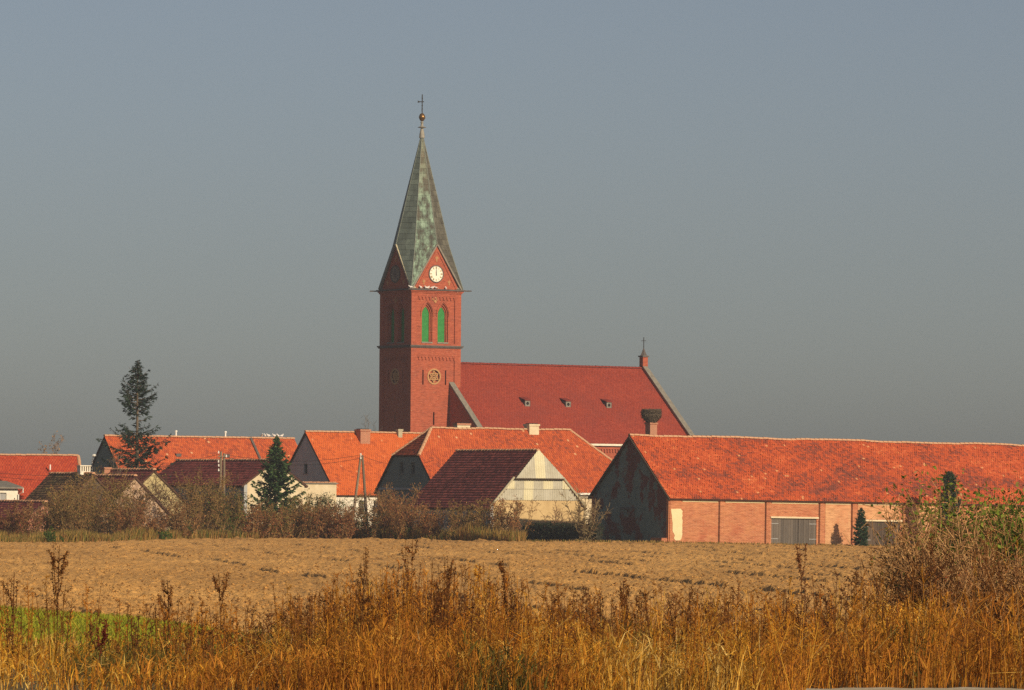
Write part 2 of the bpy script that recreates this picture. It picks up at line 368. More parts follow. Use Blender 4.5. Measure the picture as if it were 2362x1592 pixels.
# ------------------------------------------------------------------ roof tiles, walls, houses
class Tiles:
    def __init__(s): s.V = []; s.T = []; s.n = 0; s.F = []
    def patch(s, left, right, s0, s1, slope, row=.19, w=.21, thick=.035, jit=.012, seed=0, streak=.5, sag=0.0):
        r = np.random.default_rng(seed); nr = max(2, int(slope * (s1 - s0) / row))
        ss = np.linspace(s0, s1, nr + 1)
        L0, R0 = np.array(left(s0), float), np.array(right(s0), float); L1 = np.array(left(s1), float); R1 = np.array(right(s1), float)
        nrm = np.cross(R0 - L0 if np.linalg.norm(R0 - L0) > np.linalg.norm(R1 - L1) else R1 - L1, (L1 + R1) / 2 - (L0 + R0) / 2); nrm /= np.linalg.norm(nrm)
        if nrm[2] < 0: nrm = -nrm
        for i in range(nr):
            a0, b0 = np.array(left(ss[i]), float), np.array(right(ss[i]), float)
            up = min(ss[i + 1] + (ss[1] - ss[0]) * .15, s1)
            a1, b1 = np.array(left(up), float), np.array(right(up), float)
            wid = np.linalg.norm(b0 - a0)
            if wid < .06: continue
            n = max(1, int(wid / w))
            t = (np.arange(n + 1) + (.5 if i % 2 else 0) - .25) / n; t[0] = 0; t[-1] = 1; t = np.clip(t, 0, 1)
            g = .012 / wid if wid > 0 else 0
            tl, tr = t[:-1] + g, t[1:] - g
            j = r.random(n) * jit; jl = (r.random(n) - .5) * jit * 1.4
            # keep world-aligned columns on the upper edge
            def lerp(a, b, q): return a[None] + (b - a)[None] * q[:, None]
            wid1 = np.linalg.norm(b1 - a1)
            # map columns of the lower edge to the upper edge along the slope direction
            ed = (b0 - a0) / max(wid, 1e-6)
            off0 = np.dot(a1 - a0, ed)
            ul = np.clip((tl * wid - off0) / max(wid1, 1e-6), 0, 1); ur = np.clip((tr * wid - off0) / max(wid1, 1e-6), 0, 1)
            ok = (ur - ul) > 1e-4
            if sag:
                pass
            ll = lerp(a0, b0, tl) + nrm * (thick + j + jl)[:, None]; lr = lerp(a0, b0, tr) + nrm * (thick + j - jl)[:, None]
            l0 = lerp(a0, b0, tl) - nrm * .015; r0 = lerp(a0, b0, tr) - nrm * .015
            ulp = lerp(a1, b1, ul) + nrm * .006; urp = lerp(a1, b1, ur) + nrm * .006
            V = np.stack([l0, r0, ll, lr, ulp, urp], 1)[ok]
            m_ = len(V)
            if m_ == 0: continue
            pos = lerp(a0, b0, (tl + tr) / 2)[ok]
            q = pos @ ed; hgt = np.full(m_, ss[i] * slope)
            pn = vnoise(q * .35 + seed, hgt * .8, seed) * .6 + vnoise(q * 1.3, hgt * 2.2, seed + 5) * .4
            tint = np.clip((1 - streak) * r.random(m_) + streak * (1.5 * pn - .25), 0, .96)
            tint[r.random(m_) > .992] = 1.0
            k = s.n + np.arange(m_)[:, None] * 6
            s.F.append(np.concatenate([k + np.array([[2, 3, 5, 4]]), k + np.array([[0, 1, 3, 2]])]))
            s.V.append(V.reshape(-1, 3)); s.T.append(np.repeat(tint, 6)); s.n += m_ * 6
        return s
    def build(s, mat, parent, name='roof_tiles'):
        me = np_mesh(name, np.concatenate(s.V), [np.concatenate(s.F)], tint=np.concatenate(s.T))
        o = link(name, me, mat, parent); o['kind'] = 'stuff'; return o

def ridge_mesh(mat, r=.13, L=.44):
    b = MB(); n = 6; vs = []
    for x, rr in ((0, r * 1.08), (L * .5, r), (L, r * .92)):
        for k in range(n + 1):
            a = math.pi * k / n; vs.append((x, -rr * math.cos(a) * 1.15, rr * math.sin(a) - .03))
    fs = []
    for i in range(2):
        for k in range(n):
            a = i * (n + 1) + k; fs.append((a, a + n + 1, a + n + 2, a + 1))
    fs += [tuple(range(n, -1, -1)), tuple(2 * (n + 1) + k for k in range(n + 1))]
    b.raw(vs, fs); return b.mesh('ridge_tile', mat)
RIDGE = ridge_mesh(M['ridge'])
def ridge_line(parent, a, b, seed=0, mesh=None, step=.42, wob=.012):
    a = Vector(a); b = Vector(b); d = (b - a); n = max(1, int(d.length / step)); r = random.Random(seed)
    q = d.normalized()
    rot = math.atan2(q.y, q.x); pit = -math.asin(max(-1, min(1, q.z)))
    for i in range(n):
        o = bpy.data.objects.new('ridge_tile', mesh or RIDGE); COL.objects.link(o); o.parent = parent
        p = a + d * (i / n); o.location = (p.x, p.y, p.z + r.uniform(-wob, wob))
        o.rotation_euler = (r.uniform(-.04, .04), pit + r.uniform(-.02, .02), rot + r.uniform(-.02, .02))
        o.scale = (d.length / n / step * .99, 1, 1)

FRONT = lambda L, W: (((0, 0, 0), (1, 0, 0), (0, 0, 1), (0, -1, 0)))
def faces4(L, W):
    return {'front': ((0, 0, 0), (1, 0, 0), (0, 0, 1), (0, -1, 0)), 'right': ((L, 0, 0), (0, 1, 0), (0, 0, 1), (1, 0, 0)),
            'back': ((L, W, 0), (-1, 0, 0), (0, 0, 1), (0, 1, 0)), 'left': ((0, W, 0), (0, -1, 0), (0, 0, 1), (-1, 0, 0))}

def house(root, L, W, ze, zr, mats, tile, ov=.35, og=.15, hipL=None, hipR=None, row=.19, w=.21, thick=.035, jit=.012, seed=1,
          streak=.5, holes=None, base=-.8, ridge=True, slopes=('front', 'back'), th=.3):
    """gabled house in its own frame: x along the ridge, y into depth; hipX = (fraction of the slope where the hip starts, set-back of the ridge)"""
    pitch = (zr - ze) / (W / 2); holes = holes or {}
    F = faces4(L, W)
    sl = math.hypot(W / 2 + ov, (W / 2 + ov) * pitch)
    s_wall = ov / (W / 2 + ov)                                   # slope fraction above the wall face
    def yz(s): y = -ov + (W / 2 + ov) * s; return y, ze + y * pitch
    def xl(s):
        if not hipL: return -og
        f, a = hipL; return -og if s <= f else -og + (a + og) * (s - f) / (1 - f)
    def xr(s):
        if not hipR: return L + og
        f, a = hipR; return L + og if s <= f else L + og - (a + og) * (s - f) / (1 - f)
    def fl(s): y, z = yz(s); return (xl(s), y, z)
    def fr(s): y, z = yz(s); return (xr(s), y, z)
    def bl(s): y, z = yz(s); return (xl(s), W - y, z)
    def br(s): y, z = yz(s); return (xr(s), W - y, z)
    # roof body
    rb = MB(); t = .14
    brk = sorted({0, 1} | ({hipL[0]} if hipL else set()) | ({hipR[0]} if hipR else set()))
    def slab(A, B, ss):
        for i in range(len(ss) - 1):
            a, b, c, d = [Vector(q) for q in (A(ss[i]), B(ss[i]), B(ss[i + 1]), A(ss[i + 1]))]
            nn = ((b - a).cross(d - a) if (b - a).length > 1e-4 else (c - d).cross(d - a)).normalized()
            if nn.z < 0: nn = -nn
            nn = nn * t
            if (d - c).length < 1e-4:
                rb.raw([a, b, c, a - nn, b - nn, c - nn], [(0, 1, 2), (5, 4, 3), (0, 3, 4, 1), (1, 4, 5, 2), (2, 5, 3, 0)])
            else:
                rb.raw([a, b, c, d, a - nn, b - nn, c - nn, d - nn], [(0, 1, 2, 3), (7, 6, 5, 4), (0, 4, 5, 1), (1, 5, 6, 2), (2, 6, 7, 3), (3, 7, 4, 0)])
    slab(fl, fr, brk); slab(br, bl, brk)
    if hipL: slab(bl, fl, [hipL[0], 1])
    if hipR: slab(fr, br, [hipR[0], 1])
    roof = rb.build('roof', M['under'], root)
    T = Tiles(); kw = dict(row=row, w=w, thick=thick, jit=jit, streak=streak)
    for i in range(len(brk) - 1):
        if 'front' in slopes: T.patch(fl, fr, brk[i], brk[i + 1], sl, seed=seed, **kw)
        if 'back' in slopes: T.patch(br, bl, brk[i], brk[i + 1], sl, seed=seed + 1, **kw)
    if hipL: T.patch(bl, fl, hipL[0], 1, math.hypot((1 - hipL[0]) * (zr - ze), hipL[1]) / (1 - hipL[0]), seed=seed + 2, **kw)
    if hipR: T.patch(fr, br, hipR[0], 1, math.hypot((1 - hipR[0]) * (zr - ze), hipR[1]) / (1 - hipR[0]), seed=seed + 3, **kw)
    T.build(tile, roof)
    if ridge:
        ridge_line(roof, (xl(1), W / 2, zr + .03), (xr(1), W / 2, zr + .03), seed)
        if hipL:
            ridge_line(roof, fl(hipL[0]), fl(1), seed + 3); ridge_line(roof, bl(hipL[0]), bl(1), seed + 4)
        if hipR: ridge_line(roof, fr(hipR[0]), fr(1), seed + 5)
    # walls
    c = .09
    def hh(y): return ze + min(y, W - y) * pitch - c
    for k in ('front', 'back'):
        b = MB(); b.plate(F[k], [(0, base), (L, base), (L, ze - c), (0, ze - c)], holes.get(k, []), -th, 0); b.build('wall', mats.get(k, mats['*']), root)
    for k, hip in (('left', hipL), ('right', hipR)):
        pts = [(th, base), (W - th, base), (W - th, hh(th))]
        if hip:
            f = hip[0]; y0 = -ov + (W / 2 + ov) * f
            if y0 > th:
                pts += [(W - y0, hh(y0)), (y0, hh(y0))]
        else: pts += [(W / 2, hh(W / 2))]
        pts += [(th, hh(th))]
        b = MB(); b.plate(F[k], pts, holes.get(k, []), -th, 0); b.build('wall', mats.get(k, mats['*']), root)
    return roof

def rect(x0, x1, z0, z1): return [(x0, z0), (x1, z0), (x1, z1), (x0, z1)]
def window(root, fr, x0, x1, z0, z1, bars=1, frame=None, glass=None, sill=True, d=-.14):
    o, ex, ez, en = [Vector(q) for q in fr]
    b = MB(); f = .07; b.plate(fr, rect(x0, x1, z0, z1), [rect(x0 + f, x1 - f, z0 + f, z1 - f)], d - .06, d)
    for i in range(bars):
        xm = x0 + (x1 - x0) * (i + 1) / (bars + 1); b.plate(fr, rect(xm - .03, xm + .03, z0 + f, z1 - f), [], d - .05, d - .005)
    w = b.build('window', frame or M['white'], root)
    MB().plate(fr, rect(x0 + f, x1 - f, z0 + f, z1 - f), [], d - .05, d - .035).build('pane', glass or M['glass'], w)
    if sill: MB().plate(fr, rect(x0 - .06, x1 + .06, z0 - .06, z0 - .005), [], d, .06).build('sill', M['stone'], w)
    return w
def chimney(root, x, y, z0, z1, wx=.6, wy=.6, mat=None, cap=None, name='chimney', pots=0):
    b = MB(); b.box(x - wx / 2, x + wx / 2, y - wy / 2, y + wy / 2, z0, z1 - .22)
    c = b.build(name, mat or M['brick_plain'], root)
    MB().box(x - wx / 2 - .06, x + wx / 2 + .06, y - wy / 2 - .06, y + wy / 2 + .06, z1 - .218, z1 - .06).build('cap', cap or mat or M['brick_plain'], c)
    MB().box(x - wx / 2 + .08, x + wx / 2 - .08, y - wy / 2 + .08, y + wy / 2 - .08, z1 - .058, z1).build('flue', M['dark'], c)
    return c

TH = math.radians(33.8)       # the village's common building direction
TB = math.radians(30.0)       # the barn
# ------------------------------------------------------------------ the ground, the track, the ploughed field
def px_x(px, Y): return (px - CX) / FPX * Y
EDGE_PX = np.array([-700, 0, 250, 430, 700, 900, 1180, 1230, 1560, 1800, 2120, 3100.])
EDGE_Y = np.array([286, 297, 308, 333, 348, 344, 333, 337, 337, 342, 350, 374.])
def field_edge(px): return np.interp(px, EDGE_PX, EDGE_Y)
def m_ground():
    t = NT('meadow_ground'); v = t.coord()
    c = t.ramp(t.noise(v, .35, 8, .7), [(.3, (.10, .085, .03)), (.55, (.17, .12, .05)), (.75, (.13, .11, .035))])
    t.color(c); t.rough(.95); t.bump(t.noise(v, 6, 5), .6, .08); return t.m
xs = np.array(sorted(set([-6000, -2500, -1000, -400, -200, -120, -80, 80, 120, 200, 400, 1000, 2500, 6000] + list(range(-60, 61, 4)) + [10, 50])), float)
ys = np.array(sorted(set([-400, -100, 0, 15] + list(np.arange(25, 80, 1.5)) + list(range(80, 400, 10)) + [450, 520, 700, 1000, 1800, 4000, 9000])), float)
X, Y = np.meshgrid(xs, ys); Z = gz(X, Y) + .05 * (vnoise(X * .4, Y * .4, 3) - .5) * (1 - smooth(60, 80, Y))
nx, ny = len(xs), len(ys)
I = np.arange(nx * ny).reshape(ny, nx)
Q = np.stack([I[:-1, :-1], I[:-1, 1:], I[1:, 1:], I[1:, :-1]], -1).reshape(-1, 4)
g = link('ground', np_mesh('ground', np.stack([X, Y, Z], -1).reshape(-1, 3), [Q], smooth_sh=True), m_ground())
tag(g, 'dry grassy ground under the village and the road bank', 'ground', kind='structure')

# sandy track along the foot of the picture
b = MB(); n = 160
for i in range(n):
    xa, xb = 2.35 + 12 * i / n, 2.35 + 12 * (i + 1) / n
    e = lambda x: 37.8 + .16 * math.sin(x * 2.1) + .10 * math.sin(x * 7) + .06 * math.sin(x * 19)
    b.poly([(xa, 33.5, 1.955), (xb, 33.5, 1.955), (xb, e(xb), 1.955), (xa, e(xa), 1.955)])
tag(b.build('path', m_plain('pale_track', (.50, .44, .33), (.36, .30, .2), 5, .95, .5)), 'pale sandy track edge at the foot of the weeds', 'path', kind='structure')

cp_px = np.array([-950, 0, 390, 600, 740.]); cp_Y = np.array([158, 134, 120, 103, 88.])
def in_crop(px, Y_): return ((px < 740) & (Y_ < np.interp(px, cp_px, cp_Y) + 1.0)).astype(float)
# ploughed field: a clod surface
def m_field():
    t = NT('ploughed_earth'); v = t.coord()
    c = t.ramp(t.noise(v, .06, 5, .6), [(.35, (.60, .325, .095)), (.65, (.68, .385, .12))])
    c = t.mix(.55, c, t.ramp(t.noise(v, 4.5, 6, .75), [(.3, (.45, .42, .38)), (.58, (1.1, 1.1, 1.08))]), 'MULTIPLY')
    c = t.mix(1.0, c, t.ramp(t.attr('tint'), [(.12, (.33, .29, .25)), (.45, (.85, .83, .8)), (.9, (1.12, 1.1, 1.06))]), 'MULTIPLY')   # random soil tone; its dark specks stand in for clod shadows
    t.color(c); t.rough(.95); t.bump(t.noise(v, 5, 6, .7), .7, .12); return t.m
M['field'] = m_field()
cols = np.concatenate([np.arange(-900, -100, 9.0), np.arange(-100, 2462, 4.0), np.arange(2462, 3300, 9.0)])
NR = 560
tt = np.linspace(0, 1, NR)
PXg, Tg = np.meshgrid(cols, tt)
far = field_edge(cols)[None, :]
Yg = 86.0 * np.exp(Tg * np.log(far / 86.0))
r = np.random.default_rng(11)
Yg[1:-1] += (r.random(Yg[1:-1].shape) - .5) * Yg[1:-1] * .0012
Xg = (PXg - CX + (r.random(PXg.shape) - .5) * 2.4) / FPX * Yg
cross = Xg + .17 * Yg
phase = cross / 3.4 + .10 * (vnoise(Yg * .05, Xg * .2, 2) - .5)
pf = phase % 1
strong = _hash(np.floor(phase).astype(np.int64), np.zeros_like(phase, np.int64), 5)          # some passes of the plough left a steep slice edge
slice_ = np.where(pf < .5, np.exp(-pf * 9), 0) * np.clip((strong - .35) / .4, 0, 1) * np.clip((vnoise(Xg * .9, Yg * .14, 9) - .3) * 3, 0, 1)
row_i = np.arange(NR)[:, None] * np.ones_like(Xg)
clod = vnoise(Xg * 4.2, row_i * .93, 4) ** 3 * .13 + vnoise(Xg * 9, row_i * .97, 44) ** 2 * .05 + (vnoise(Xg * .12, Yg * .05, 5) - .5) * .12
Zg = gz(Xg, Yg) + .08 + clod * np.where(np.arange(NR)[:, None] > NR - 3, .3, 1) + .17 * slice_ - .30 * in_crop(PXg, Yg)
nyf, nxf = Zg.shape; I = np.arange(nyf * nxf).reshape(nyf, nxf)
Q = np.stack([I[:-1, :-1], I[:-1, 1:], I[1:, 1:], I[1:, :-1]], -1).reshape(-1, 4)
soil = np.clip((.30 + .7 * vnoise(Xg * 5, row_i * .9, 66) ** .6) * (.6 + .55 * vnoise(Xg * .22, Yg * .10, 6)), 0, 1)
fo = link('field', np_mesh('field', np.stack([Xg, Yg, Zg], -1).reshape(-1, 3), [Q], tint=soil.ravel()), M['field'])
tag(fo, 'ploughed tan field in front of the village', 'field', kind='structure')
# loose clods on the nearer part of the field
def lumps(C, R, seed):
    r = np.random.default_rng(seed); n = len(C)
    base = np.array([[1, 0, 0], [0, 1, 0], [-1, 0, 0], [0, -1, 0], [0, 0, 1], [0, 0, -.6]], float)
    V = base[None] * (R[:, None, None] * (.6 + .7 * r.random((n, 6, 1)))); V[:, :, 2] *= .75
    a = r.random(n) * 6.28; ca, sa = np.cos(a)[:, None], np.sin(a)[:, None]
    x = V[:, :, 0] * ca - V[:, :, 1] * sa; y = V[:, :, 0] * sa + V[:, :, 1] * ca
    V = np.stack([x, y, V[:, :, 2]], -1) + C[:, None]
    f = np.array([[0, 1, 4], [1, 2, 4], [2, 3, 4], [3, 0, 4], [1, 0, 5], [2, 1, 5], [3, 2, 5], [0, 3, 5]])
    F = (np.arange(n)[:, None, None] * 6 + f[None]).reshape(-1, 3)
    return V.reshape(-1, 3), F
r = np.random.default_rng(21); n = 16000
yy = 88 * np.exp(r.random(n) ** 1.1 * math.log(330 / 88)); pxs = r.uniform(-220, 2600, n); yy = np.minimum(yy, field_edge(pxs) - 1)
xx = (pxs - CX) / FPX * yy
keep = in_crop(pxs, yy) < .5; xx, yy = xx[keep], yy[keep]; n = len(xx)
rad = .03 + .05 * r.random(n) ** 2.5
V, F = lumps(np.stack([xx, yy, gz(xx, yy) + .17], -1), rad, 3)
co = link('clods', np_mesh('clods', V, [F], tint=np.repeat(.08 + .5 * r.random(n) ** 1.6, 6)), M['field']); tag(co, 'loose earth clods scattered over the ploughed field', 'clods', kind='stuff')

# ------------------------------------------------------------------ the long barn
by = 340.0; bx = at(1541, 1250, by).x
BO = Vector((bx, by, float(gz(bx, by))))
W = solve_y(BO, TB, 1364, 0, 3.4)
ze = solve_z(BO, TB, 1142, 0, 0); zr = solve_z(BO, TB, 1006, 0, W / 2)
L = solve_x(BO, TB, 2560, 0, 3)
SINK = 0.009
barn = empty('long_barn', BO, TB, SINK)
tag(barn, 'long brick barn with mottled red tiled roof beside the ploughed field', 'barn')
zp = lambda py, px: solve_z(BO, TB, py, solve_x(BO, TB, px), 0)
lx = lambda px: solve_x(BO, TB, px, 0, 2)
g0, g1 = lx(1779), lx(1883); gz0, gz1 = -.6, solve_z(BO, TB, 1196, lx(1830)) + lx(1830) * SINK
h0, h1 = lx(1992), lx(2076); hz1 = solve_z(BO, TB, 1203, lx(2030)) + lx(2030) * SINK
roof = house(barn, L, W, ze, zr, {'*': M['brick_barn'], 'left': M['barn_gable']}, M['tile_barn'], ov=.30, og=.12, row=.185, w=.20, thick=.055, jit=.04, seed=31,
      streak=.52, holes={'front': [rect(g0, g1, -.6, gz1), rect(h0, h1, -.6, hz1)] + [rect(lx(q) - .05, lx(q) + .03, -.9, ze - .4) for q in (1658, 1765, 1964, 2190, 2310)] + [rect(lx(1889) - .05, lx(1889) + .03, -.9, ze - .4), rect(lx(2081) - .05, lx(2081) + .03, -.9, ze - .4)]}, base=-1.2)
# the old ridge rides up and down along its length
def sag(roof, ze, zr, amp, freq, seed):
    dz = lambda x, z: amp * vnoise(x * freq, x * 0, seed) * np.clip((z - ze) / (zr - ze), 0, 1)
    for o in roof.children:
        if o.name.startswith('roof_tiles'):
            n_ = len(o.data.vertices); co = np.empty(n_ * 3, np.float32); o.data.vertices.foreach_get('co', co); co = co.reshape(-1, 3); co[:, 2] += dz(co[:, 0], co[:, 2]); o.data.vertices.foreach_set('co', co.ravel()); o.data.update()
        elif o.name.startswith('ridge_tile'): o.location.z += float(dz(np.array([o.location.x]), np.array([o.location.z]))[0])
sag(roof, ze, zr, .10, .45, 3)
# eaves boards
bb = MB(); x = -.05; rr_ = random.Random(4)
while x < L:
    x2 = min(L, x + rr_.uniform(2.0, 3.4)); zz = ze - .31 + rr_.uniform(-.03, .03)
    bb.box(x, x2 - .02, -.16, -.04, zz, zz + .16); x = x2
bb.build('eaves_board', M['wood_brown'], barn)
# shallow piers beside the open joints between the bays
for px in (1544, 1659.5, 1766.5, 1890.5, 1965.5, 2082.5, 2191.5, 2311.5):
    x0 = lx(px); wd = .36 if px > 1600 else .95
    MB().box(x0, x0 + wd, -.06, -.002, -1.1, ze - .33).build('pilaster', M['brick_barn'], barn)
# paler bays and the lime line under the eaves
for pa, pb, z0, z1 in ((1903, 1961, -1.0, ze - .5), (1978, 2074, hz1 + .18, ze - .5), (2096, 2186, 1.2, ze - .5)):
    MB().box(lx(pa), lx(pb), -.022, -.002, z0, z1).build('bay_infill', M['brick_pale'], barn)
for pa, pb in ((1573, 1655), (1672, 1762), (1779, 1886), (1903, 1961), (1978, 2078)):
    MB().box(lx(pa), lx(pb), -.03, -.002, ze - .47, ze - .36).build('lime_band', M['patch'], barn)
# plaster left on the corner pier
r = random.Random(8); L_, R_ = [], []
x0, x1 = lx(1547) + .02, lx(1573); z0, z1 = .25, 2.55
for i in range(15):
    z = z0 + (z1 - z0) * i / 14
    L_.append((x0 - .12 + .45 * (1 - i / 14) ** 1.6 * (.7 + .5 * r.random()) + .12 * r.random(), z)); R_.append((x1 - .08 * r.random() - (.18 if i in (0, 14) else 0), z + .03 * r.random()))
MB().plate(faces4(L, W)['front'], L_[:1] + R_ + L_[::-1][:-1], [], .061, .085).build('plaster_patch', M['patch'], barn)
# lintels and gates
def gate(x0, x1, ztop, leaves, dark=False):
    mid = x0 + (x1 - x0) * (.60 if leaves == 2 else 1.0)
    MB().box(x0 - .12, x1 + .12, -.13, .10, ztop - .0, ztop + .13).build('lintel', M['plaster_cream'], barn)
    spans = [(x0 + .02, mid - .025), (mid + .025, x1 - .02)] if leaves == 2 else [(x0 + .02, x1 - .02)]
    for a, c in spans:
        lf = MB(); lf.box(a + .05, c - .05, .09, .13, .25, .40); lf.box(a + .05, c - .05, .09, .13, ztop - .55, ztop - .40)
        leaf = lf.build('gate_leaf', M['wood_brown'] if dark else M['wood'], barn)
        n = max(3, int((c - a) / .2)); rj = random.Random(int(a * 100))
        for i in range(n):
            w = (c - a) / n
            MB().box(a + i * w + .006, a + (i + 1) * w - .006, .03 + rj.uniform(0, .012), .085, -.45 + rj.uniform(0, .05), ztop - .03 - rj.uniform(0, .04)).build('plank', M['wood_brown'] if dark else M['wood'], leaf)
        for zz in (.45, ztop - .42):
            e = a if a == spans[0][0] else c
            s = 1 if e == a else -1
            MB().box(min(e - s * .08, e + s * .62), max(e - s * .08, e + s * .62), .012, .028, zz, zz + .05).build('strap_hinge', M['metal'], leaf)
gate(g0, g1, gz1, 2); gate(h0, h1, hz1, 1, True)
for a, c, zt in ((g0, g1, gz1), (h0, h1, hz1)):
    MB().box(a - .3, c + .3, .35, .5, -1, zt + .3).build('dark_backing', M['dark'], barn)
# outlines of blocked doors and buttress foot on the shaded gable
GF = faces4(L, W)['left']
MB().plate(GF, rect(W * .40, W * .56, -.8, 2.45), [], .002, .05).build('blocked_doorway', M['barn_gable'], barn)
MB().plate(GF, rect(W * .385, W * .575, 2.455, 2.62), [], .002, .07).build('door_lintel', M['stone_dark'], barn)
MB().box(-.5, -.004, .1, 1.6, -.9, .42).build('buttress_foot', M['brick_barn'], barn)
# verge boards of the gable
for s in (1, -1):
    ya, yb = (-.3, W / 2) if s == 1 else (W + .3, W / 2)
    k = (zr - ze) / (W / 2)
    MB().bar((-.15, ya, ze - .3 * k - .10), (-.15, yb, zr - .10), .05, .16).build('verge_board', M['wood_brown'], barn)

# ------------------------------------------------------------------ church
cy0 = 470.0; cxw = at(949.5, 670, cy0).x
CO = Vector((cxw, cy0, 0)); TW = 6.0
church = empty('brick_church', CO, TH)
tag(church, 'red brick church with tall green copper spire and long red nave roof', 'church')
tw = empty('tower', (0, 0, 0)); tw.parent = church
ZC = solve_z(CO, TH, 668, 0, 0); ZS = solve_z(CO, TH, 800, 0, 0)
ZG = solve_z(CO, TH, 566, TW / 2, 0); ZT = solve_z(CO, TH, 306, TW / 2, TW / 2)
BR = M['brick_church']
FF = faces4(TW, TW)
def lancet(cx, z0, w, zs, rise=1.25):
    """pointed opening: sill z0, springing zs, width w"""
    h = w / 2; R = h * (1 + rise ** 2) / 2 if False else (h * h + (rise * w * .72) ** 2) / (2 * h)
    top = rise * w * .72; pts = [(cx - h, z0), (cx + h, z0)]
    n = 7; c0 = cx + h - R
    a1 = math.atan2(top, cx - c0)
    for i in range(n + 1): a = a1 * i / n; pts.append((c0 + R * math.cos(a), zs + R * math.sin(a)))
    c1 = cx - h + R
    for i in range(n - 1, -1, -1): a = a1 * i / n; pts.append((c1 - R * math.cos(a), zs + R * math.sin(a)))
    return pts
def circ(cx, cz, r, n=24, ph=0): return [(cx + r * math.cos(ph + 2 * math.pi * i / n), cz + r * math.sin(ph + 2 * math.pi * i / n)) for i in range(n)]
# solid core behind the face plates
MB().box(.52, TW - .52, .52, TW - .52, -1, ZC - .1).build('core', M['dark'], tw)
zb0, zb1 = ZS + .28, ZC - .55               # belfry panel
wz0, wzs = ZS + .55, ZS + 3.35
wcx = (1.95, 3.85)
for k in ('front', 'right', 'back', 'left'):
    fr = FF[k]
    d_in = .0
    # belfry stage: corner strips, panel, stepped lancet openings
    b = MB(); b.plate(fr, rect(.0 if k in ('front', 'back') else .121, TW - (.0 if k in ('front', 'back') else .121), ZS + .2, ZC - .3), [rect(.62, TW - .75, zb0 + .1, zb1)], -.12, 0)
    b.build('corner_strip', BR, tw)
    b = MB(); b.plate(fr, rect(.35, TW - .35, ZS + .2, ZC - .3), [lancet(c, wz0, 1.28, wzs) for c in wcx], -.26, -.121); b.build('belfry_wall', BR, tw)
    b = MB(); b.plate(fr, rect(.37, TW - .37, ZS + .22, ZC - .32), [lancet(c, wz0, 1.06, wzs) for c in wcx], -.40, -.262); b.build('belfry_wall', BR, tw)
    b = MB(); b.plate(fr, rect(.39, TW - .39, ZS + .24, ZC - .34), [lancet(c, wz0, .86, wzs) for c in wcx], -.51, -.402); b.build('belfry_wall', BR, tw)
    for c in wcx:
        b = MB(); z = wz0
        b.plate(fr, lancet(c, wz0, .84, wzs), [], -.50, -.485)
        top = wzs + .9
        while z < top:
            hw = .40 if z < wzs - .1 else max(.06, .40 * (1 - ((z + .12 - wzs) / .95) ** 1.6))
            o, ex, ez, en = [Vector(q) for q in fr]
            p = lambda a, zz, d: o + ex * a + ez * zz + en * d
            b.raw([p(c - hw, z, -.44), p(c + hw, z, -.44), p(c + hw, z + .12, -.475), p(c - hw, z + .12, -.475)], [(0, 1, 2, 3)]); z += .13
        b.build('louvre_shutter', M['green'], tw)
        MB().plate(fr, rect(c - .66, c + .66, wz0 - .14, wz0 - .003), [], -.30, -.05).build('window_sill', M['stone'], tw)
        # raised hood mould
        outer = lancet(c, wzs - .2, 1.62, wzs); inner = lancet(c, wzs - .2, 1.40, wzs)
        MB().plate(fr, outer[1:] + [outer[0]] + [inner[0]] + inner[1:][::-1], [], -.12, -.05).build('hood_mould', BR, tw)
    # small arched friezes
    def frieze(zt, x0, x1, n, hh=.48):
        pts = [(x1, zt), (x0, zt), (x0, zt - hh)]
        w = (x1 - x0) / n
        for i in range(n):
            a = x0 + i * w
            pts += [(a + w * .2, zt - hh)]
            for q in range(5):
                t = math.pi * (1 - q / 4); pts.append((a + w * .5 + w * .3 * math.cos(t), zt - hh + .12 + .2 * math.sin(t)))
            pts += [(a + w * .8, zt - hh)]
        pts += [(x1, zt - hh)]
        return pts[::-1]
    MB().plate(fr, frieze(zb1 + .05, .625, TW - .755, 11), [], -.121, -.03).build('arched_frieze', M['brick_church'], tw)
    # ornament above the louvres
    oc = (2.9, wzs + 1.55)
    b = MB()
    for i in range(4):
        a = math.pi / 2 * i; b.plate(fr, circ(oc[0] + .22 * math.cos(a), oc[1] + .22 * math.sin(a), .15, 10), [], -.12, -.04)
    b.build('flower_ornament', M['cream'], tw)
    # lower stage
    x0, x1 = (0, TW) if k in ('front', 'back') else (.121, TW - .121)
    MB().plate(fr, rect(x0, x1, -1, ZS - .05), [rect(.62, TW - .75, -.9, ZS - .85)], -.12, 0).build('corner_strip', BR, tw)
    rc = (2.85, ZS - 2.95)
    sl = [rect(1.45, 1.60, rc[1] - .85, rc[1] + .65), rect(4.18, 4.33, rc[1] - .85, rc[1] + .65), rect(2.78, 2.95, rc[1] - 4.9, rc[1] - 3.6)]
    MB().plate(fr, rect(.35, TW - .35, -1, ZS - .05), [circ(*rc, .74)] + sl, -.42, -.121).build('tower_wall', BR, tw)
    MB().plate(fr, frieze(ZS - .80, .625, TW - .755, 11), [], -.121, -.03).build('arched_frieze', BR, tw)
    b = MB(); b.plate(fr, circ(*rc, .82), [circ(*rc, .66)], -.119, -.06)
    for ph in (math.pi / 2, -math.pi / 2):
        b.plate(fr, circ(*rc, .66, 3, ph), [circ(*rc, .48, 3, ph)], -.20, -.11 if ph > 0 else -.13)
    b.plate(fr, circ(*rc, .2, 12), [circ(*rc, .1, 12)], -.2, -.12)
    b.build('rosette', M['cream'], tw)
    MB().plate(fr, rect(rc[0] - .73, rc[0] + .73, rc[1] - .73, rc[1] + .73), [], -.45, -.30).build('rosette_backing', M['brick_church'], tw)
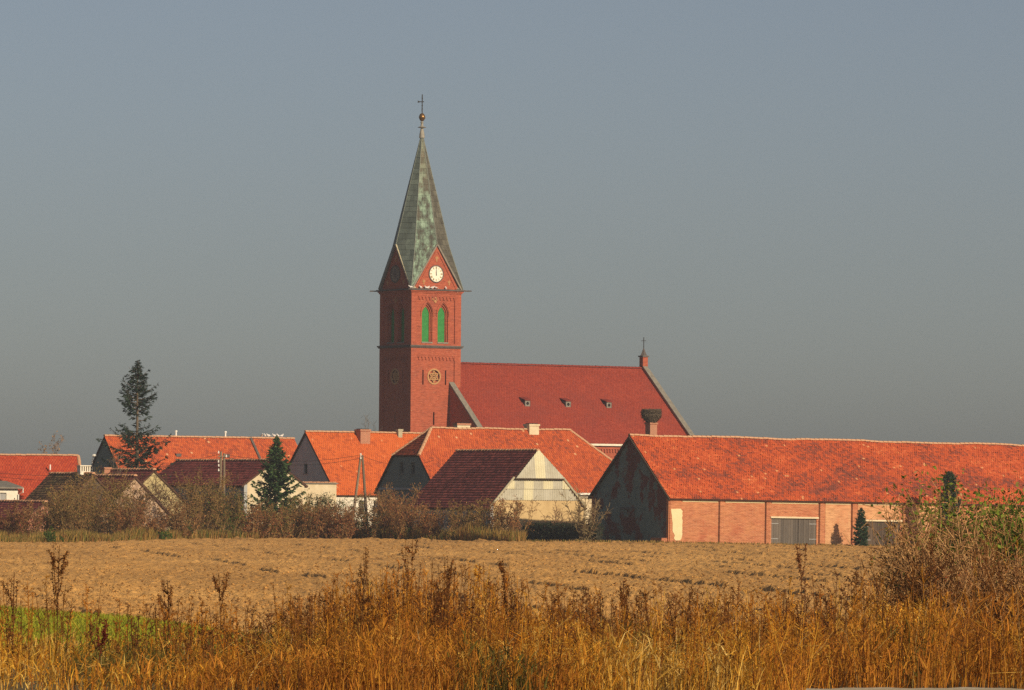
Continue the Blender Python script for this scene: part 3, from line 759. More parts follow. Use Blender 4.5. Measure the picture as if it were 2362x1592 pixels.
# string course and cornice
for z0, z1, o1 in ((ZS - .05, ZS + .06, .12), (ZS + .06, ZS + .2, .2)):
    MB().box(-o1, TW + o1, -o1, TW + o1, z0, z1).build('string_course', M['stone_dark'], tw)
for z0, z1, o1, mt in ((ZC - .30, ZC - .16, .08, BR), (ZC - .16, ZC - .02, .18, BR), (ZC - .02, ZC + .12, .30, M['stone_dark'])):
    MB().box(-o1, TW + o1, -o1, TW + o1, z0, z1).build('cornice', mt, tw)
for sx, sy in ((-1, -1), (1, -1), (1, 1), (-1, 1)):
    c = Vector((TW / 2 + sx * (TW / 2 + .2), TW / 2 + sy * (TW / 2 + .2), ZC + .02))
    MB().bar(c, c + Vector((sx, sy, 0)) * .55, .15, .12).build('waterspout', M['stone_dark'], tw)
# gables with clocks
zg0 = ZC + .12
for k in ('front', 'right', 'back', 'left'):
    fr = FF[k]; o, ex, ez, en = [Vector(q) for q in fr]
    gb = empty('clock_gable', (0, 0, 0)); gb.parent = church
    p = lambda a, z, d: o + ex * a + ez * z + en * d
    MB().plate(fr, [(.28, zg0), (TW - .28, zg0), (TW / 2, ZG - .12)], [], -.35, -.02).build('gable_wall', BR, gb)
    for s in (-1, 1):
        a, c = p(TW / 2 + s * (TW / 2 - .02), zg0 + .02, -.2), p(TW / 2 + s * .03, ZG + .06, -.2)
        MB().bar(a, c, .66, .16, up=(ex.cross(Vector((0, 0, 1))))  if False else (0, 0, 1)).build('coping', M['stone_pale'] if (k == 'left' and s == 1) else M['stone'], gb)
        # stepped brick rake inside the coping
        a2, c2 = p(TW / 2 + s * (TW / 2 - .62), zg0 + .05, .0), p(TW / 2 + s * .12, ZG - .62, .0)
        MB().bar(a2, c2, .09, .10).build('rake_moulding', BR, gb)
    cc = (2.92, zg0 + 1.55)
    R = .80; dark = (k != 'front')
    disc = MB(); disc.plate(fr, circ(*cc, R, 32), [], -.02, .03); dial = disc.build('clock_face', M['dial_brown'] if dark else M['dial_white'], gb)
    MB().plate(fr, circ(*cc, R + .09, 32), [circ(*cc, R, 32)], -.018, .07).build('rim', M['stone_dark'], dial)
    b = MB()
    for i in range(12):
        t = math.pi / 2 - 2 * math.pi * i / 12; cx_, cz_ = cc[0] + .64 * math.cos(t), cc[1] + .64 * math.sin(t)
        ux, uz = math.cos(t), math.sin(t); vx, vz = -uz, ux
        nb = (3, 1, 2, 3, 2, 1, 2, 3, 4, 2, 1, 2)[i]
        for q in range(nb):
            off = (q - (nb - 1) / 2) * .055
            b.plate(fr, [(cx_ + vx * (off + e) + ux * f, cz_ + vz * (off + e) + uz * f) for e, f in ((-.019, -.11), (.019, -.11), (.019, .11), (-.019, .11))], [], .031, .042)
    b.build('numerals', M['stone_pale'] if dark else M['gilt'], dial)
    b = MB()
    for ang, ln, wd in ((math.pi / 2 - .02, .60, .035), (math.pi / 2 + .05, .40, .05)):
        ux, uz = math.cos(ang), math.sin(ang); vx, vz = -uz, ux
        b.plate(fr, [(cc[0] - ux * .16 - vx * wd, cc[1] - uz * .16 - vz * wd), (cc[0] + ux * ln - vx * .012, cc[1] + uz * ln - vz * .012), (cc[0] + ux * ln + vx * .012, cc[1] + uz * ln + vz * .012), (cc[0] - ux * .16 + vx * wd, cc[1] - uz * .16 + vz * wd)], [], .048 + wd * .2, .058 + wd * .2)
    b.build('clock_hands', M['black'], dial)
    for (ox, oz, sc) in ((TW / 2 - .02, ZG - 1.35, 1.0), (1.45, zg0 + .72, .9), (TW - 1.5, zg0 + .72, .9)):
        a_, c_ = .06 * sc, .2 * sc
        MB().plate(fr, [(ox - a_, oz - .32 * sc), (ox + a_, oz - .32 * sc), (ox + a_, oz), (ox + c_, oz), (ox + c_, oz + .12 * sc), (ox + a_, oz + .12 * sc), (ox + a_, oz + .25 * sc), (ox - a_, oz + .25 * sc), (ox - a_, oz + .12 * sc), (ox - c_, oz + .12 * sc), (ox - c_, oz), (ox - a_, oz)], [], -.019, .022).build('cross_ornament', M['cream'], gb)
# spire: eight facets running to the gable tops and to the tower corners
T_ = Vector((TW / 2, TW / 2, ZT))
cs = [Vector((-.12, -.12, zg0 + .02)), Vector((TW + .12, -.12, zg0 + .02)), Vector((TW + .12, TW + .12, zg0 + .02)), Vector((-.12, TW + .12, zg0 + .02))]
gs = [Vector((TW / 2, -.02, ZG + .02)), Vector((TW + .02, TW / 2, ZG + .02)), Vector((TW / 2, TW + .02, ZG + .02)), Vector((-.02, TW / 2, ZG + .02))]
ks = []
for c in cs:
    q = c + (T_ - c) * ((ZG - c.z) / (T_.z - c.z)); ax = Vector((T_.x, T_.y, q.z)); ks.append(ax + (q - ax) * .915)
KOF = {id(c): k for c, k in zip(cs, ks)}
b = MB()
for i in range(4):
    for g_ in (gs[i], gs[i - 1]):
        b.poly([T_, ks[i], g_] if g_ is gs[i] else [T_, g_, ks[i]]); b.poly([ks[i], cs[i], g_] if g_ is gs[i] else [ks[i], g_, cs[i]])
b.poly([Vector((c.x, c.y, zg0 + .02)) for c in cs][::-1])
spire = b.build('spire', M['sheet_dark'], church)
def facet_pieces(A, B, choose, joined, seed):
    """overlapping metal sheets on the facet T_-A-B"""
    r = random.Random(seed); nn = (A - T_).cross(B - T_).normalized()
    if nn.dot(A + B - 2 * T_ - Vector((0, 0, (A + B - 2 * T_).z))) < 0: nn = -nn
    Lo, Hi = (A, B) if A.z < B.z else (B, A)
    K = KOF[id(Lo)]
    n_up = (Hi - T_).cross(K - T_).normalized(); n_lo = (Hi - K).cross(Lo - K).normalized()
    out = (Hi + Lo) * .5 - T_; out.z = 0
    if n_up.dot(out) < 0: n_up = -n_up
    if n_lo.dot(out) < 0: n_lo = -n_lo
    H = .56; z = Lo.z + .05; rows = []
    while z < T_.z - .3: rows.append(z); z += H
    def span(zz):
        if zz < Hi.z: f = (zz - Lo.z) / (Hi.z - Lo.z); return Lo + (K - Lo) * f, Lo + (Hi - Lo) * f
        f = (zz - Hi.z) / (T_.z - Hi.z); return K + (T_ - K) * f, Hi + (T_ - Hi) * f
    for ri, z in enumerate(rows):
        z2 = min(z + H, T_.z - .15)
        q0, e0 = span(z); q1, e1 = span(z2); nn = n_up if (z + z2) / 2 > Hi.z else n_lo
        wd = max((e0 - q0).length, (e1 - q1).length); n = max(1, round(wd / .52))
        for i in range(n):
            a, c = (i + .02) / n, (i + .98) / n
            lift = nn * (.035 + r.random() * .012); lo = nn * .012
            P = [q0 + (e0 - q0) * a + lift, q0 + (e0 - q0) * c + lift, q1 + (e1 - q1) * c + lo, q1 + (e1 - q1) * a + lo]
            vv = P + [x - nn * .03 for x in P]; fs = [(0, 1, 2, 3), (7, 6, 5, 4), (0, 4, 5, 1), (1, 5, 6, 2), (2, 6, 7, 3), (3, 7, 4, 0)]
            t = (z - Lo.z) / (T_.z - Lo.z)
            if joined is not None: joined.raw(vv, fs)
            else: MB().raw(vv, fs).build('metal_sheet', choose(r, t, a), spire)
ch_c = lambda r, t, a: M['patina_c']
ch_b = lambda r, t, a: M['patina_b']
ch_d = lambda r, t, a: M['patina_d']
facet_pieces(cs[0], gs[0], ch_c, None, 1); facet_pieces(cs[0], gs[3], ch_b, None, 2); facet_pieces(cs[1], gs[0], ch_d, None, 3)
j = MB()
for a, c in ((cs[1], gs[1]), (cs[2], gs[1]), (cs[2], gs[2]), (cs[3], gs[2]), (cs[3], gs[3])): facet_pieces(a, c, None, j, 5)
o = j.build('metal_sheets', M['sheet_grey'], spire); o['kind'] = 'stuff'
# hip rolls
b = MB()
for q in gs: b.tube([q + Vector((0, 0, .06)), T_], .055, 5)
for q, k in zip(cs, ks): b.tube([q + Vector((0, 0, .06)), k, T_], .055, 5)
b.build('hip_roll', M['sheet_grey'], spire)
# finial, ball and weather vane cross
tc = (TW / 2, TW / 2, ZT - .35)
fin = MB().lathe([(.30, -.2), (.24, .3), (.14, .75), (.13, .8), (.42, .86), (.44, .9), (.16, 1.0), (.12, 1.25), (.17, 1.4), (.1, 1.5)], tc, 10).build('finial', M['finial'], church)
MB().lathe([(.05, 1.5), (.2, 1.58), (.31, 1.8), (.34, 1.92), (.31, 2.05), (.2, 2.26), (.05, 2.34)], tc, 14).build('ball', M['copper_ball'], fin, smooth_sh=True)
b = MB(); zt = ZT - .35 + 2.3
b.bar((TW / 2, TW / 2, zt), (TW / 2, TW / 2, zt + 1.95), .075)
ca = Vector((math.cos(-TH), math.sin(-TH), 0)); c0 = Vector((TW / 2, TW / 2, zt + 1.2))
b.bar(c0 - ca * .46, c0 + ca * .2, .05, .09); b.bar(c0 - ca * .46 + Vector((0, 0, .09)), c0 - ca * .2, .04, .06); b.bar(c0 - ca * .46 - Vector((0, 0, .09)), c0 - ca * .2, .04, .06)
for dz in (.45, .8, 1.55): b.bar(c0 - ca * .07 + Vector((0, 0, dz - 1.2)), c0 + ca * .07 + Vector((0, 0, dz - 1.2)), .06, .09)
b.build('weather_vane', M['black'], fin)

# nave
xw = solve_x(CO, TH, 1038, 0, 14)
zn = solve_z(CO, TH, 838, TW, TW / 2); yc = TW / 2
xe = solve_x(CO, TH, 1489, yc, zn)
HW = 9.1; zE = solve_z(CO, TH, 1017, solve_x(CO, TH, 1400, yc - HW, 9), yc - HW)
nave = empty('nave', (0, 0, 0)); nave.parent = church
kp = (zn - zE) / HW; ov = .35
b = MB(); t = .2
for s in (-1, 1):
    p = [Vector((xw + .5, yc + s * (HW + ov), zE - ov * kp)), Vector((xe - .5, yc + s * (HW + ov), zE - ov * kp)), Vector((xe - .5, yc, zn)), Vector((xw + .5, yc, zn))]
    nn = Vector((0, s * kp, 1)).normalized() * t
    vv = p + [q - nn for q in p]; b.raw(vv, [(0, 1, 2, 3), (7, 6, 5, 4), (0, 4, 5, 1), (1, 5, 6, 2), (2, 6, 7, 3), (3, 7, 4, 0)])
b.build('nave_roof', M['tile_church'], nave)
T = Tiles()
T.patch(lambda s: (xw + .5, yc - (HW + ov) * (1 - s), zE - ov * kp + (zn - zE + ov * kp) * s), lambda s: (xe - .5, yc - (HW + ov) * (1 - s), zE - ov * kp + (zn - zE + ov * kp) * s), 0, 1, math.hypot(HW + ov, (HW + ov) * kp), row=.2, w=.2, thick=.03, jit=.006, seed=77, streak=.3)
to = T.build(M['tile_church'], nave)
RCH = ridge_mesh(M['tile_church'], .16, .44)
ridge_line(nave, (TW + .05, yc, zn + .04), (xe - .5, yc, zn + .04), 5, RCH)
for s, nm in ((-1, 'south'), (1, 'north')):
    y0 = yc + s * HW
    MB().box(xw + .5, xe - .5, min(y0, y0 - s * .5), max(y0, y0 - s * .5), -1, zE - .2).build('nave_wall', BR, nave)
fs = ((0, yc - HW, 0), (1, 0, 0), (0, 0, 1), (0, -1, 0))
n_ = int((xe - xw - 1) / .34)
pts = [(xe - .5, zE - .55), (xw + .5, zE - .55), (xw + .5, zE - 1.2)]; wv = (xe - xw - 1) / n_
for i in range(n_):
    a = xw + .5 + i * wv; pts += [(a + wv * .25, zE - 1.2), (a + wv * .25, zE - .85), (a + wv * .75, zE - .85), (a + wv * .75, zE - 1.2)]
pts += [(xe - .5, zE - 1.2)]
MB().plate(fs, pts[::-1], [], .003, .12).build('nave_frieze', BR, nave)
MB().box(xw + .5, xe - .5, yc - HW - .42, yc - HW - .2, zE - .52, zE - .32).build('gutter', M['plaster_white'], nave)
i = 0
x = xw + 3
while x < xe - 2:
    fr2 = fs
    MB().plate(fs, lancet(x, zE - 5.5, .9, zE - 2.9), [], .004, .05).build('lancet_window', M['glass'], nave)
    MB().plate(fs, lancet(x, zE - 5.55, 1.2, zE - 2.9)[1:] + [lancet(x, zE - 5.55, 1.2, zE - 2.9)[0]], [lancet(x, zE - 5.45, .88, zE - 2.9)], .002, .10).build('window_surround', BR, nave)
    MB().box(x + 1.6, x + 2.2, yc - HW - .8, yc - HW - .002, -1, zE - 2.2).build('buttress', BR, nave); x += 4.2
# end gables with raised copings
for gx, nm in ((xw, 'w'), (xe - .5, 'e')):
    fr = ((gx, 0, 0), (0, 1, 0), (0, 0, 1), (1, 0, 0))
    up = .30
    MB().plate(fr, [(yc - HW, -1), (yc + HW, -1), (yc + HW, zE + up), (yc, zn + up), (yc - HW, zE + up)], [], 0, .5).build('gable_wall', BR, nave)
    for s in (-1, 1):
        MB().bar((gx + .25, yc + s * (HW + .3), zE + up - .3 * kp + .07), (gx + .25, yc + s * .02, zn + up + .07), .62, .16).build('coping', M['stone'], nave)
        MB().box(gx - .08, gx + .58, yc + s * HW - .35, yc + s * HW + .35, zE - .7, zE + .05).build('kneeler', M['stone'], nave)
# pinnacle and cross on the east gable
pc = (xe - .25, yc, zn + .2)
b = MB(); b.box(pc[0] - .32, pc[0] + .32, pc[1] - .32, pc[1] + .32, pc[2], pc[2] + 1.0); pin = b.build('pinnacle', BR, nave)
MB().box(pc[0] - .42, pc[0] + .42, pc[1] - .42, pc[1] + .42, pc[2] + 1.0, pc[2] + 1.15).build('pinnacle_cap', M['stone_dark'], pin)
MB().lathe([(.40, 1.15), (.26, 1.4), (.12, 1.75), (.05, 1.95)], pc, 6).build('pinnacle_roof', M['stone_dark'], pin)
b = MB(); b.bar((pc[0], pc[1], pc[2] + 1.9), (pc[0], pc[1], pc[2] + 3.1), .06); q = Vector((pc[0], pc[1], pc[2] + 2.72)); b.bar(q - ca * .26, q + ca * .26, .05)
b.build('cross', M['black'], pin)
# dormers
for px, py in ((1217, 946), (1311, 947), (1405, 949)):
    yl = yc - HW * .56
    def zroof(y): return zE + (y - (yc - HW)) * kp
    xd = solve_x(CO, TH, px, yl, zroof(yl))
    zb = zroof(yl); hw, hh = .33, .62
    d = empty('roof_dormer', (0, 0, 0)); d.parent = nave
    b = MB()
    yb = yl + (hh + .02) / kp
    for s in (-1, 1):
        x_ = xd + s * hw; a = [(x_, yl, zb - .05), (x_, yl, zb + hh), (x_, yb, zb + hh)]
        c = [(x_ - s * .06, p[1], p[2]) for p in a]; b.raw(a + c, [(0, 1, 2), (5, 4, 3), (0, 3, 4, 1), (1, 4, 5, 2), (2, 5, 3, 0)])
    b.build('dormer_cheek', M['stone_dark'], d)
    fr = ((xd - hw + .062, yl, zb), (1, 0, 0), (0, 0, 1), (0, -1, 0)); wd = 2 * hw - .124
    MB().plate(fr, rect(0, wd, -.05, hh - .002), [circ(wd / 2, hh * .5, .17, 12)], -.06, -.005).build('dormer_front', M['stone'], d)
    MB().plate(fr, circ(wd / 2, hh * .5, .2, 12), [], -.1, -.065).build('dormer_opening', M['dark'], d)
    b = MB(); b.raw([(xd - hw - .08, yl - .12, zb + hh + .01), (xd + hw + .08, yl - .12, zb + hh + .01), (xd + hw + .08, yb + .45, zb + hh + .33), (xd - hw - .08, yb + .45, zb + hh + .33),
             (xd - hw - .08, yl - .12, zb + hh + .08), (xd + hw + .08, yl - .12, zb + hh + .08), (xd + hw + .08, yb + .45, zb + hh + .40), (xd - hw - .08, yb + .45, zb + hh + .40)],
            [(3, 2, 1, 0), (4, 5, 6, 7), (0, 1, 5, 4), (1, 2, 6, 5), (2, 3, 7, 6), (3, 0, 4, 7)]); b.build('dormer_roof', M['tile_church'], d)
# chancel beyond the east gable
ch = empty('chancel', (0, 0, 0)); ch.parent = church
x0 = xe + .005; hwc = 8.6; zce = zE - .2; zcr = zE + 3.0
pl = [Vector((x0, yc - hwc, zce)), Vector((x0 + 3.2, yc - hwc, zce)), Vector((x0 + 6.2, yc - 3.6, zce)), Vector((x0 + 6.2, yc + 3.6, zce)), Vector((x0 + 3.2, yc + hwc, zce)), Vector((x0, yc + hwc, zce))]
ap = Vector((x0, yc, zcr)); b = MB()
b.raw(pl + [ap], [(0, 1, 6), (1, 2, 6), (2, 3, 6), (3, 4, 6), (4, 5, 6), (5, 4, 3, 2, 1, 0), (0, 6, 5)]); b.build('chancel_roof', M['tile_church'], ch)
b = MB(); q = [(p.x - (.3 if p.x > x0 + .1 else 0), yc + (p.y - yc) * .965) for p in pl]
b.raw([(a, c, -1) for a, c in q] + [(a, c, zce - .02) for a, c in q], [tuple(range(6)), tuple(range(11, 5, -1))] + [(i, (i + 1) % 6, (i + 1) % 6 + 6, i + 6) for i in range(6)]); b.build('chancel_wall', BR, ch)

# ------------------------------------------------------------------ houses and sheds
# half-hipped house in front of the tower
dy = 372.0; DO = Vector((at(1006, 1130, dy).x, dy, 0.0))
W = solve_y(DO, TH, 870, 0, 3.5); ze = solve_z(DO, TH, 1130, solve_x(DO, TH, 1340), 0); zr = solve_z(DO, TH, 989, 2.3, W / 2)
L = solve_x(DO, TH, 1515); aL = solve_x(DO, TH, 994, W / 2, zr); aR = L - solve_x(DO, TH, 1316, W / 2, zr)
hd = empty('half_hipped_house', DO, TH); tag(hd, 'large half-hipped house with orange roof standing before the church tower', 'house')
dl = lambda px: W - solve_y(DO, TH, px, 0, 5)           # abscissa on the left gable
w1 = sorted((dl(921), dl(931))); w2 = sorted((dl(947), dl(957))); zw0 = solve_z(DO, TH, 1093, 0, W / 2); zw1 = solve_z(DO, TH, 1067, 0, W / 2)
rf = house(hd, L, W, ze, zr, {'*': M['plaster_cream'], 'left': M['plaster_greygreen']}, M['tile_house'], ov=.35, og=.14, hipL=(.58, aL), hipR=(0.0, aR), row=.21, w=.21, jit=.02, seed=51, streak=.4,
      holes={'left': [rect(w1[0], w1[1], zw0, zw1), rect(w2[0], w2[1], zw0, zw1)], 'front': [rect(L * .60, L * .60 + .9, ze - 1.9, ze - .6)]})
sag(rf, ze, zr, .10, .4, 6)
GFd = faces4(L, W)['left']
for q in (w1, w2): window(hd, GFd, q[0], q[1], zw0, zw1, 0, M['stone'])
window(hd, faces4(L, W)['front'], L * .60, L * .60 + .9, ze - 1.9, ze - .6)
MB().plate(GFd, rect(.35, W - .35, ze - .12, ze + .05), [], .003, .10).build('wall_ledge', M['plaster_grey'], hd)
MB().box(-.1, L + .1, -.52, -.36, ze - .42, ze - .25).build('gutter', M['white'], hd)
MB().box(.02, L - .02, -.20, -.002, ze - .62, ze - .46).build('eaves_cornice', M['plaster_white'], hd)
xc = solve_x(DO, TH, 1074, W / 2, zr); chimney(hd, xc, W / 2 + .55, zr - 1.2, zr + .55, 1.25, .55, M['plaster_cream'], M['brick_plain'])
xc = solve_x(DO, TH, 1226, W / 2, zr); chimney(hd, xc, W / 2, zr - 1.2, zr + .58, .95, .8, M['plaster_cream'])

# gabled house left of it
hy = 403.0; HO = Vector((at(775, 1135, hy).x, hy, 0.0))
W = solve_y(HO, TH, 636, 0, 3.5); ze = solve_z(HO, TH, 1134, 0, 0); zr = solve_z(HO, TH, 996, 0, W / 2); L = solve_x(HO, TH, 985, W / 2, zr)
hc = empty('gabled_house', HO, TH); tag(hc, 'white walled house with bright orange roof and grey shaded gable end', 'house')
GFc = faces4(L, W)['left']; lc = lambda px: W - solve_y(HO, TH, px, 0, 5)
q = sorted((lc(701), lc(709))); z0, z1 = solve_z(HO, TH, 1092, 0, W / 2), solve_z(HO, TH, 1070, 0, W / 2)
fw0, fw1 = solve_x(HO, TH, 829), solve_x(HO, TH, 841); fw2, fw3 = solve_x(HO, TH, 862), solve_x(HO, TH, 875)
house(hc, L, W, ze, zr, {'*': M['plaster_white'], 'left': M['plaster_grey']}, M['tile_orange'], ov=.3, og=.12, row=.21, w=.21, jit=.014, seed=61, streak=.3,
      holes={'left': [rect(q[0], q[1], z0, z1)], 'front': [rect(fw0, fw1, ze - 1.9, ze - .75), rect(fw2, fw3, ze - 1.9, ze - .75)]})
window(hc, GFc, q[0], q[1], z0, z1, 0, M['wood_brown']); window(hc, faces4(L, W)['front'], fw0, fw1, ze - 1.9, ze - .75, 1, M['stone']); window(hc, faces4(L, W)['front'], fw2, fw3, ze - 1.9, ze - .75, 1, M['stone'])
xc = solve_x(HO, TH, 829, W / 2, zr); chimney(hc, xc, W / 2 - .55, zr - 1.4, zr + .34, 1.0, .9, M['brick_plain'], M['brick_plain'])
xc = solve_x(HO, TH, 918, W / 2, zr); chimney(hc, xc, W / 2 - .2, zr - 1.2, zr + .42, .42, .42, M['stone_pale'])
for px in (718, 727): # roof ladder hooks along the verge
    pass
# low white annex before the gable
ay = 396.0; AO = Vector((at(662, 1113, ay).x, ay, 0.0)); L = solve_x(AO, TH, 776); zt = solve_z(AO, TH, 1113, L / 2, 0)
an = empty('white_annex', AO, TH); tag(an, 'low white annex with tiled coping behind the dark green fir', 'annex')
MB().plate(faces4(L, 4.5)['front'], rect(0, L, -.8, zt - .12), [rect(L * .1, L * .1 + .8, .6, 1.9)], -.3, 0).build('wall', M['plaster_cream'], an)
MB().box(0, .3, .302, 4.5, -.8, zt - .12).build('wall', M['plaster_grey'], an); MB().box(L - .3, L, .302, 4.5, -.8, zt - .12).build('wall', M['plaster_cream'], an)
MB().box(-.1, L + .1, -.12, 4.5, zt - .118, zt - .02).build('roof_slab', M['stone'], an)
for i in range(int(L / .4)): MB().box(i * .4 + .01, i * .4 + .39, -.2, .22, zt - .018, zt + .06 + .015 * (i % 2)).build('coping_tile', M['ridge'], an)
window(an, faces4(L, 4.5)['front'], L * .1, L * .1 + .8, .6, 1.9)

# long house far left behind the tall fir
uB = -.3; O2 = HO + Vector((0, 0, 0))
front_b = 9.6
by2 = None
BX = loc2w(HO, TH, 0, front_b, 0)
xl_ = bisect(lambda t: proj(loc2w(HO, TH, t, front_b + 3.7, 8.2))[0] - 243, -60, 20)
LO = loc2w(HO, TH, xl_, front_b, 0)
xr_ = bisect(lambda t: proj(loc2w(HO, TH, t, front_b + 3.7, 8.2))[0] - 676, -60, 20)
L = xr_ - xl_; W = 7.4
ze = solve_z(LO, TH, 1116, L / 2, 0); zr = solve_z(LO, TH, 1009, L / 2, W / 2)
hb = empty('long_house', LO, TH); tag(hb, 'long grey house with orange roof, half hidden by the tall dark fir', 'house')
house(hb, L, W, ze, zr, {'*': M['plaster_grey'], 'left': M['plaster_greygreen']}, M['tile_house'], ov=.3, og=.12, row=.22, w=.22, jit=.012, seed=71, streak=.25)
xs_ = solve_x(LO, TH, 577, W / 2, zr); kk = (zr - ze) / (W / 2)
MB().bar((xs_, W / 2, zr + .12), (xs_, -.3, ze - .3 * kk + .10), .22, .12).build('party_wall_coping', M['stone_dark'], hb)
for px in (410, 522): xv = solve_x(LO, TH, px, W * .3, zr - 1.6); yv = W * .3; MB().box(xv - .25, xv + .25, yv - .2, yv + .2, ze + yv * kk - .1, ze + yv * kk + .16).build('skylight', M['stone_dark'], hb)
for px in (406, 520): xv = solve_x(LO, TH, px, W / 2, zr); MB().lathe([(.07, 0), (.07, .35), (.12, .36), (.10, .48)], (xv, W / 2, zr + .1), 8).build('vent_pipe', M['white'], hb)
MB().box(-.1, L, -.5, -.34, ze - .5, ze - .36).build('gutter', M['metal'], hb)
xp = solve_x(LO, TH, 556, -.4, 3)
MB().tube([(xp, -.42, ze - .45), (xp, -.42, -.3)], .06, 6).build('downpipe', M['white'], hb)

# red roofed house at the left edge
lyA = 378.0; AO2 = Vector((at(-160, 1150, lyA).x, lyA, 0.0)); thA = math.radians(4.0)
L = solve_x(AO2, thA, 196, 4.2, 6); W = 8.6; ze = solve_z(AO2, thA, 1156, L * .7, 0); zr = solve_z(AO2, thA, 1051, L * .8, W / 2)
ha = empty('red_roofed_house', AO2, thA); tag(ha, 'house with plain red roof at the left edge of the village', 'house')
house(ha, L, W, ze, zr, {'*': M['plaster_cream']}, M['tile_red'], ov=.3, og=.12, hipR=(.0, .55), row=.22, w=.22, jit=.008, seed=81, streak=.2)
MB().tube([(solve_x(AO2, thA, 116, W * .3, 6), W * .3, zr - 1.2), (solve_x(AO2, thA, 116, W * .3, 6), W * .3, zr - .75)], .06, 6).build('vent_pipe', M['white'], ha)
# small white cottage at the left edge
wy = 352.0; WO = Vector((at(-150, 1150, wy).x, wy, 0.0)); thW = math.radians(20)
L = solve_x(WO, thW, 41, 0, 2.5); zt = solve_z(WO, thW, 1128, L, 0)
wc = empty('white_cottage', WO, thW); tag(wc, 'small flat-roofed white cottage with a grey window at the left edge', 'cottage')
wx0, wx1 = solve_x(WO, thW, -14), solve_x(WO, thW, 15); wz0_, wz1_ = solve_z(WO, thW, 1160, L, 0), solve_z(WO, thW, 1137, L, 0)
MB().plate(faces4(L, 5)['front'], rect(0, L, -.8, zt), [rect(wx0, wx1, wz0_, wz1_)], -.3, 0).build('wall', M['plaster_white'], wc)
MB().box(L - .3, L, .302, 5, -.8, zt).build('wall', M['plaster_white'], wc); MB().box(0, .3, .302, 5, -.8, zt).build('wall', M['plaster_white'], wc)
window(wc, faces4(L, 5)['front'], wx0, wx1, wz0_, wz1_, 1, M['white'], M['metal'])
b = MB(); b.raw([(-.2, -.35, zt + .02), (L + .35, -.35, zt + .02), (L + .35, 5.2, zt + .5), (-.2, 5.2, zt + .5), (-.2, -.35, zt + .14), (L + .35, -.35, zt + .14), (L + .35, 5.2, zt + .62), (-.2, 5.2, zt + .62)],
      [(3, 2, 1, 0), (4, 5, 6, 7), (0, 1, 5, 4), (1, 2, 6, 5), (2, 3, 7, 6), (3, 0, 4, 7)]); b.build('roof', M['stone'], wc)
MB().tube([(L + .3, -.42, zt + .05), (L + .3, -.42, zt - .25), (L + .02, -.1, zt - .42), (L + .02, -.06, 0)], .05, 6).build('downpipe', M['white'], wc)

def cross_shed(name, label, px_near_left, Yd, px_near_right, py_eave, py_ridge, length, mats, tile, hip=None, th=TH, **kw):
    """shed whose ridge runs away from the camera: its lit gable faces front right, its shaded slope faces left"""
    A = Vector((at(px_near_left, py_eave, Yd).x, Yd, 0.0))
    wd = solve_x(A, th, px_near_right)
    O = loc2w(A, th, wd, 0, 0); O.z = 0
    th2 = th + math.pi / 2
    ze = solve_z(A, th, py_eave, 0, 0); zr = solve_z(A, th, py_ridge, wd / 2, hip[1] if hip else 0)
    root = empty(name, O, th2); tag(root, label, 'shed')
    rf = house(root, length, wd, ze, zr, mats, tile, hipL=hip, **kw)
    return root, wd, ze, zr, O, th2
# dark roofed shed with corrugated gable
SHP = (.53, 1.05)
root, wd, ze, zr, O, th2 = cross_shed('corrugated_gable_shed', 'shed with dark red shaded roof and pale corrugated gable beside the barn', 1131, 355.0, 1347, 1166, 1039, 11.4,
    {'*': M['plaster_tan'], 'back': M['plaster_grey']}, M['tile_dark'], hip=None, ov=.25, og=.06, row=.27, w=.24, thick=.07, jit=.02, seed=91, streak=.35)
# the gable of this shed is clad: rebuild its upper part with corrugated sheets standing proud of the wall
pit = (zr - ze) / (wd / 2)
GFs = faces4(11.4, wd)['left']                      # abscissa runs from y = wd (seen at the left) to y = 0 (seen at the right)
zc0 = ze + .42; zc1 = ze + (zr - ze) * .50
def corr(parent, name, a0, a1, zb, top, mat, base=lambda a, z: .03, amp=.03, pitch=.21):
    """corrugated sheet over abscissa a0..a1 from zb up to top(a); base(a, z) is its distance off the wall"""
    o, ex, ez, en = [Vector(q) for q in GFs]; n = max(6, int((a1 - a0) / pitch * 6)); b = MB(); vs = []
    for i in range(n + 1):
        a = a0 + (a1 - a0) * i / n; w = amp * math.sin(2 * math.pi * a / pitch)
        for z in (zb, max(zb + .02, top(a))):
            d = base(a, z) + w; p = o + ex * a + ez * z + en * d; vs += [p + en * .006, p - en * .006]
    fs = []
    for i in range(n):
        k = i * 4; fs += [(k, k + 4, k + 6, k + 2), (k + 1, k + 3, k + 7, k + 5), (k, k + 1, k + 5, k + 4), (k + 2, k + 6, k + 7, k + 3)]
    fs += [(0, 2, 3, 1), (n * 4, n * 4 + 1, n * 4 + 3, n * 4 + 2)]
    b.raw(vs, fs); return b.build(name, mat, parent, smooth_sh=False)
rakez = lambda a: ze + min(a, wd - a) * pit - .03
n = 9; r = random.Random(3)
aw0, aw1 = .35, wd - .35
for i in range(n):
    a0 = aw0 + (aw1 - aw0) * i / n; a1 = aw0 + (aw1 - aw0) * (i + 1) / n + .03
    zm = zc0 + (zc1 - zc0) * .5
    corr(root, 'corrugated_sheet', a0, a1, zc0 - .25 * r.random() * 0, lambda a: min(rakez(a), zm + .04), M[r.choice(['corrugated', 'corrugated_pale', 'corrugated'])], lambda a, z: .055)
    if rakez((a0 + a1) / 2) > zm: corr(root, 'corrugated_sheet', a0, a1, zm, lambda a: min(rakez(a), zc1), M[r.choice(['corrugated', 'corrugated_pale', 'corrugated'])], lambda a, z: .105)
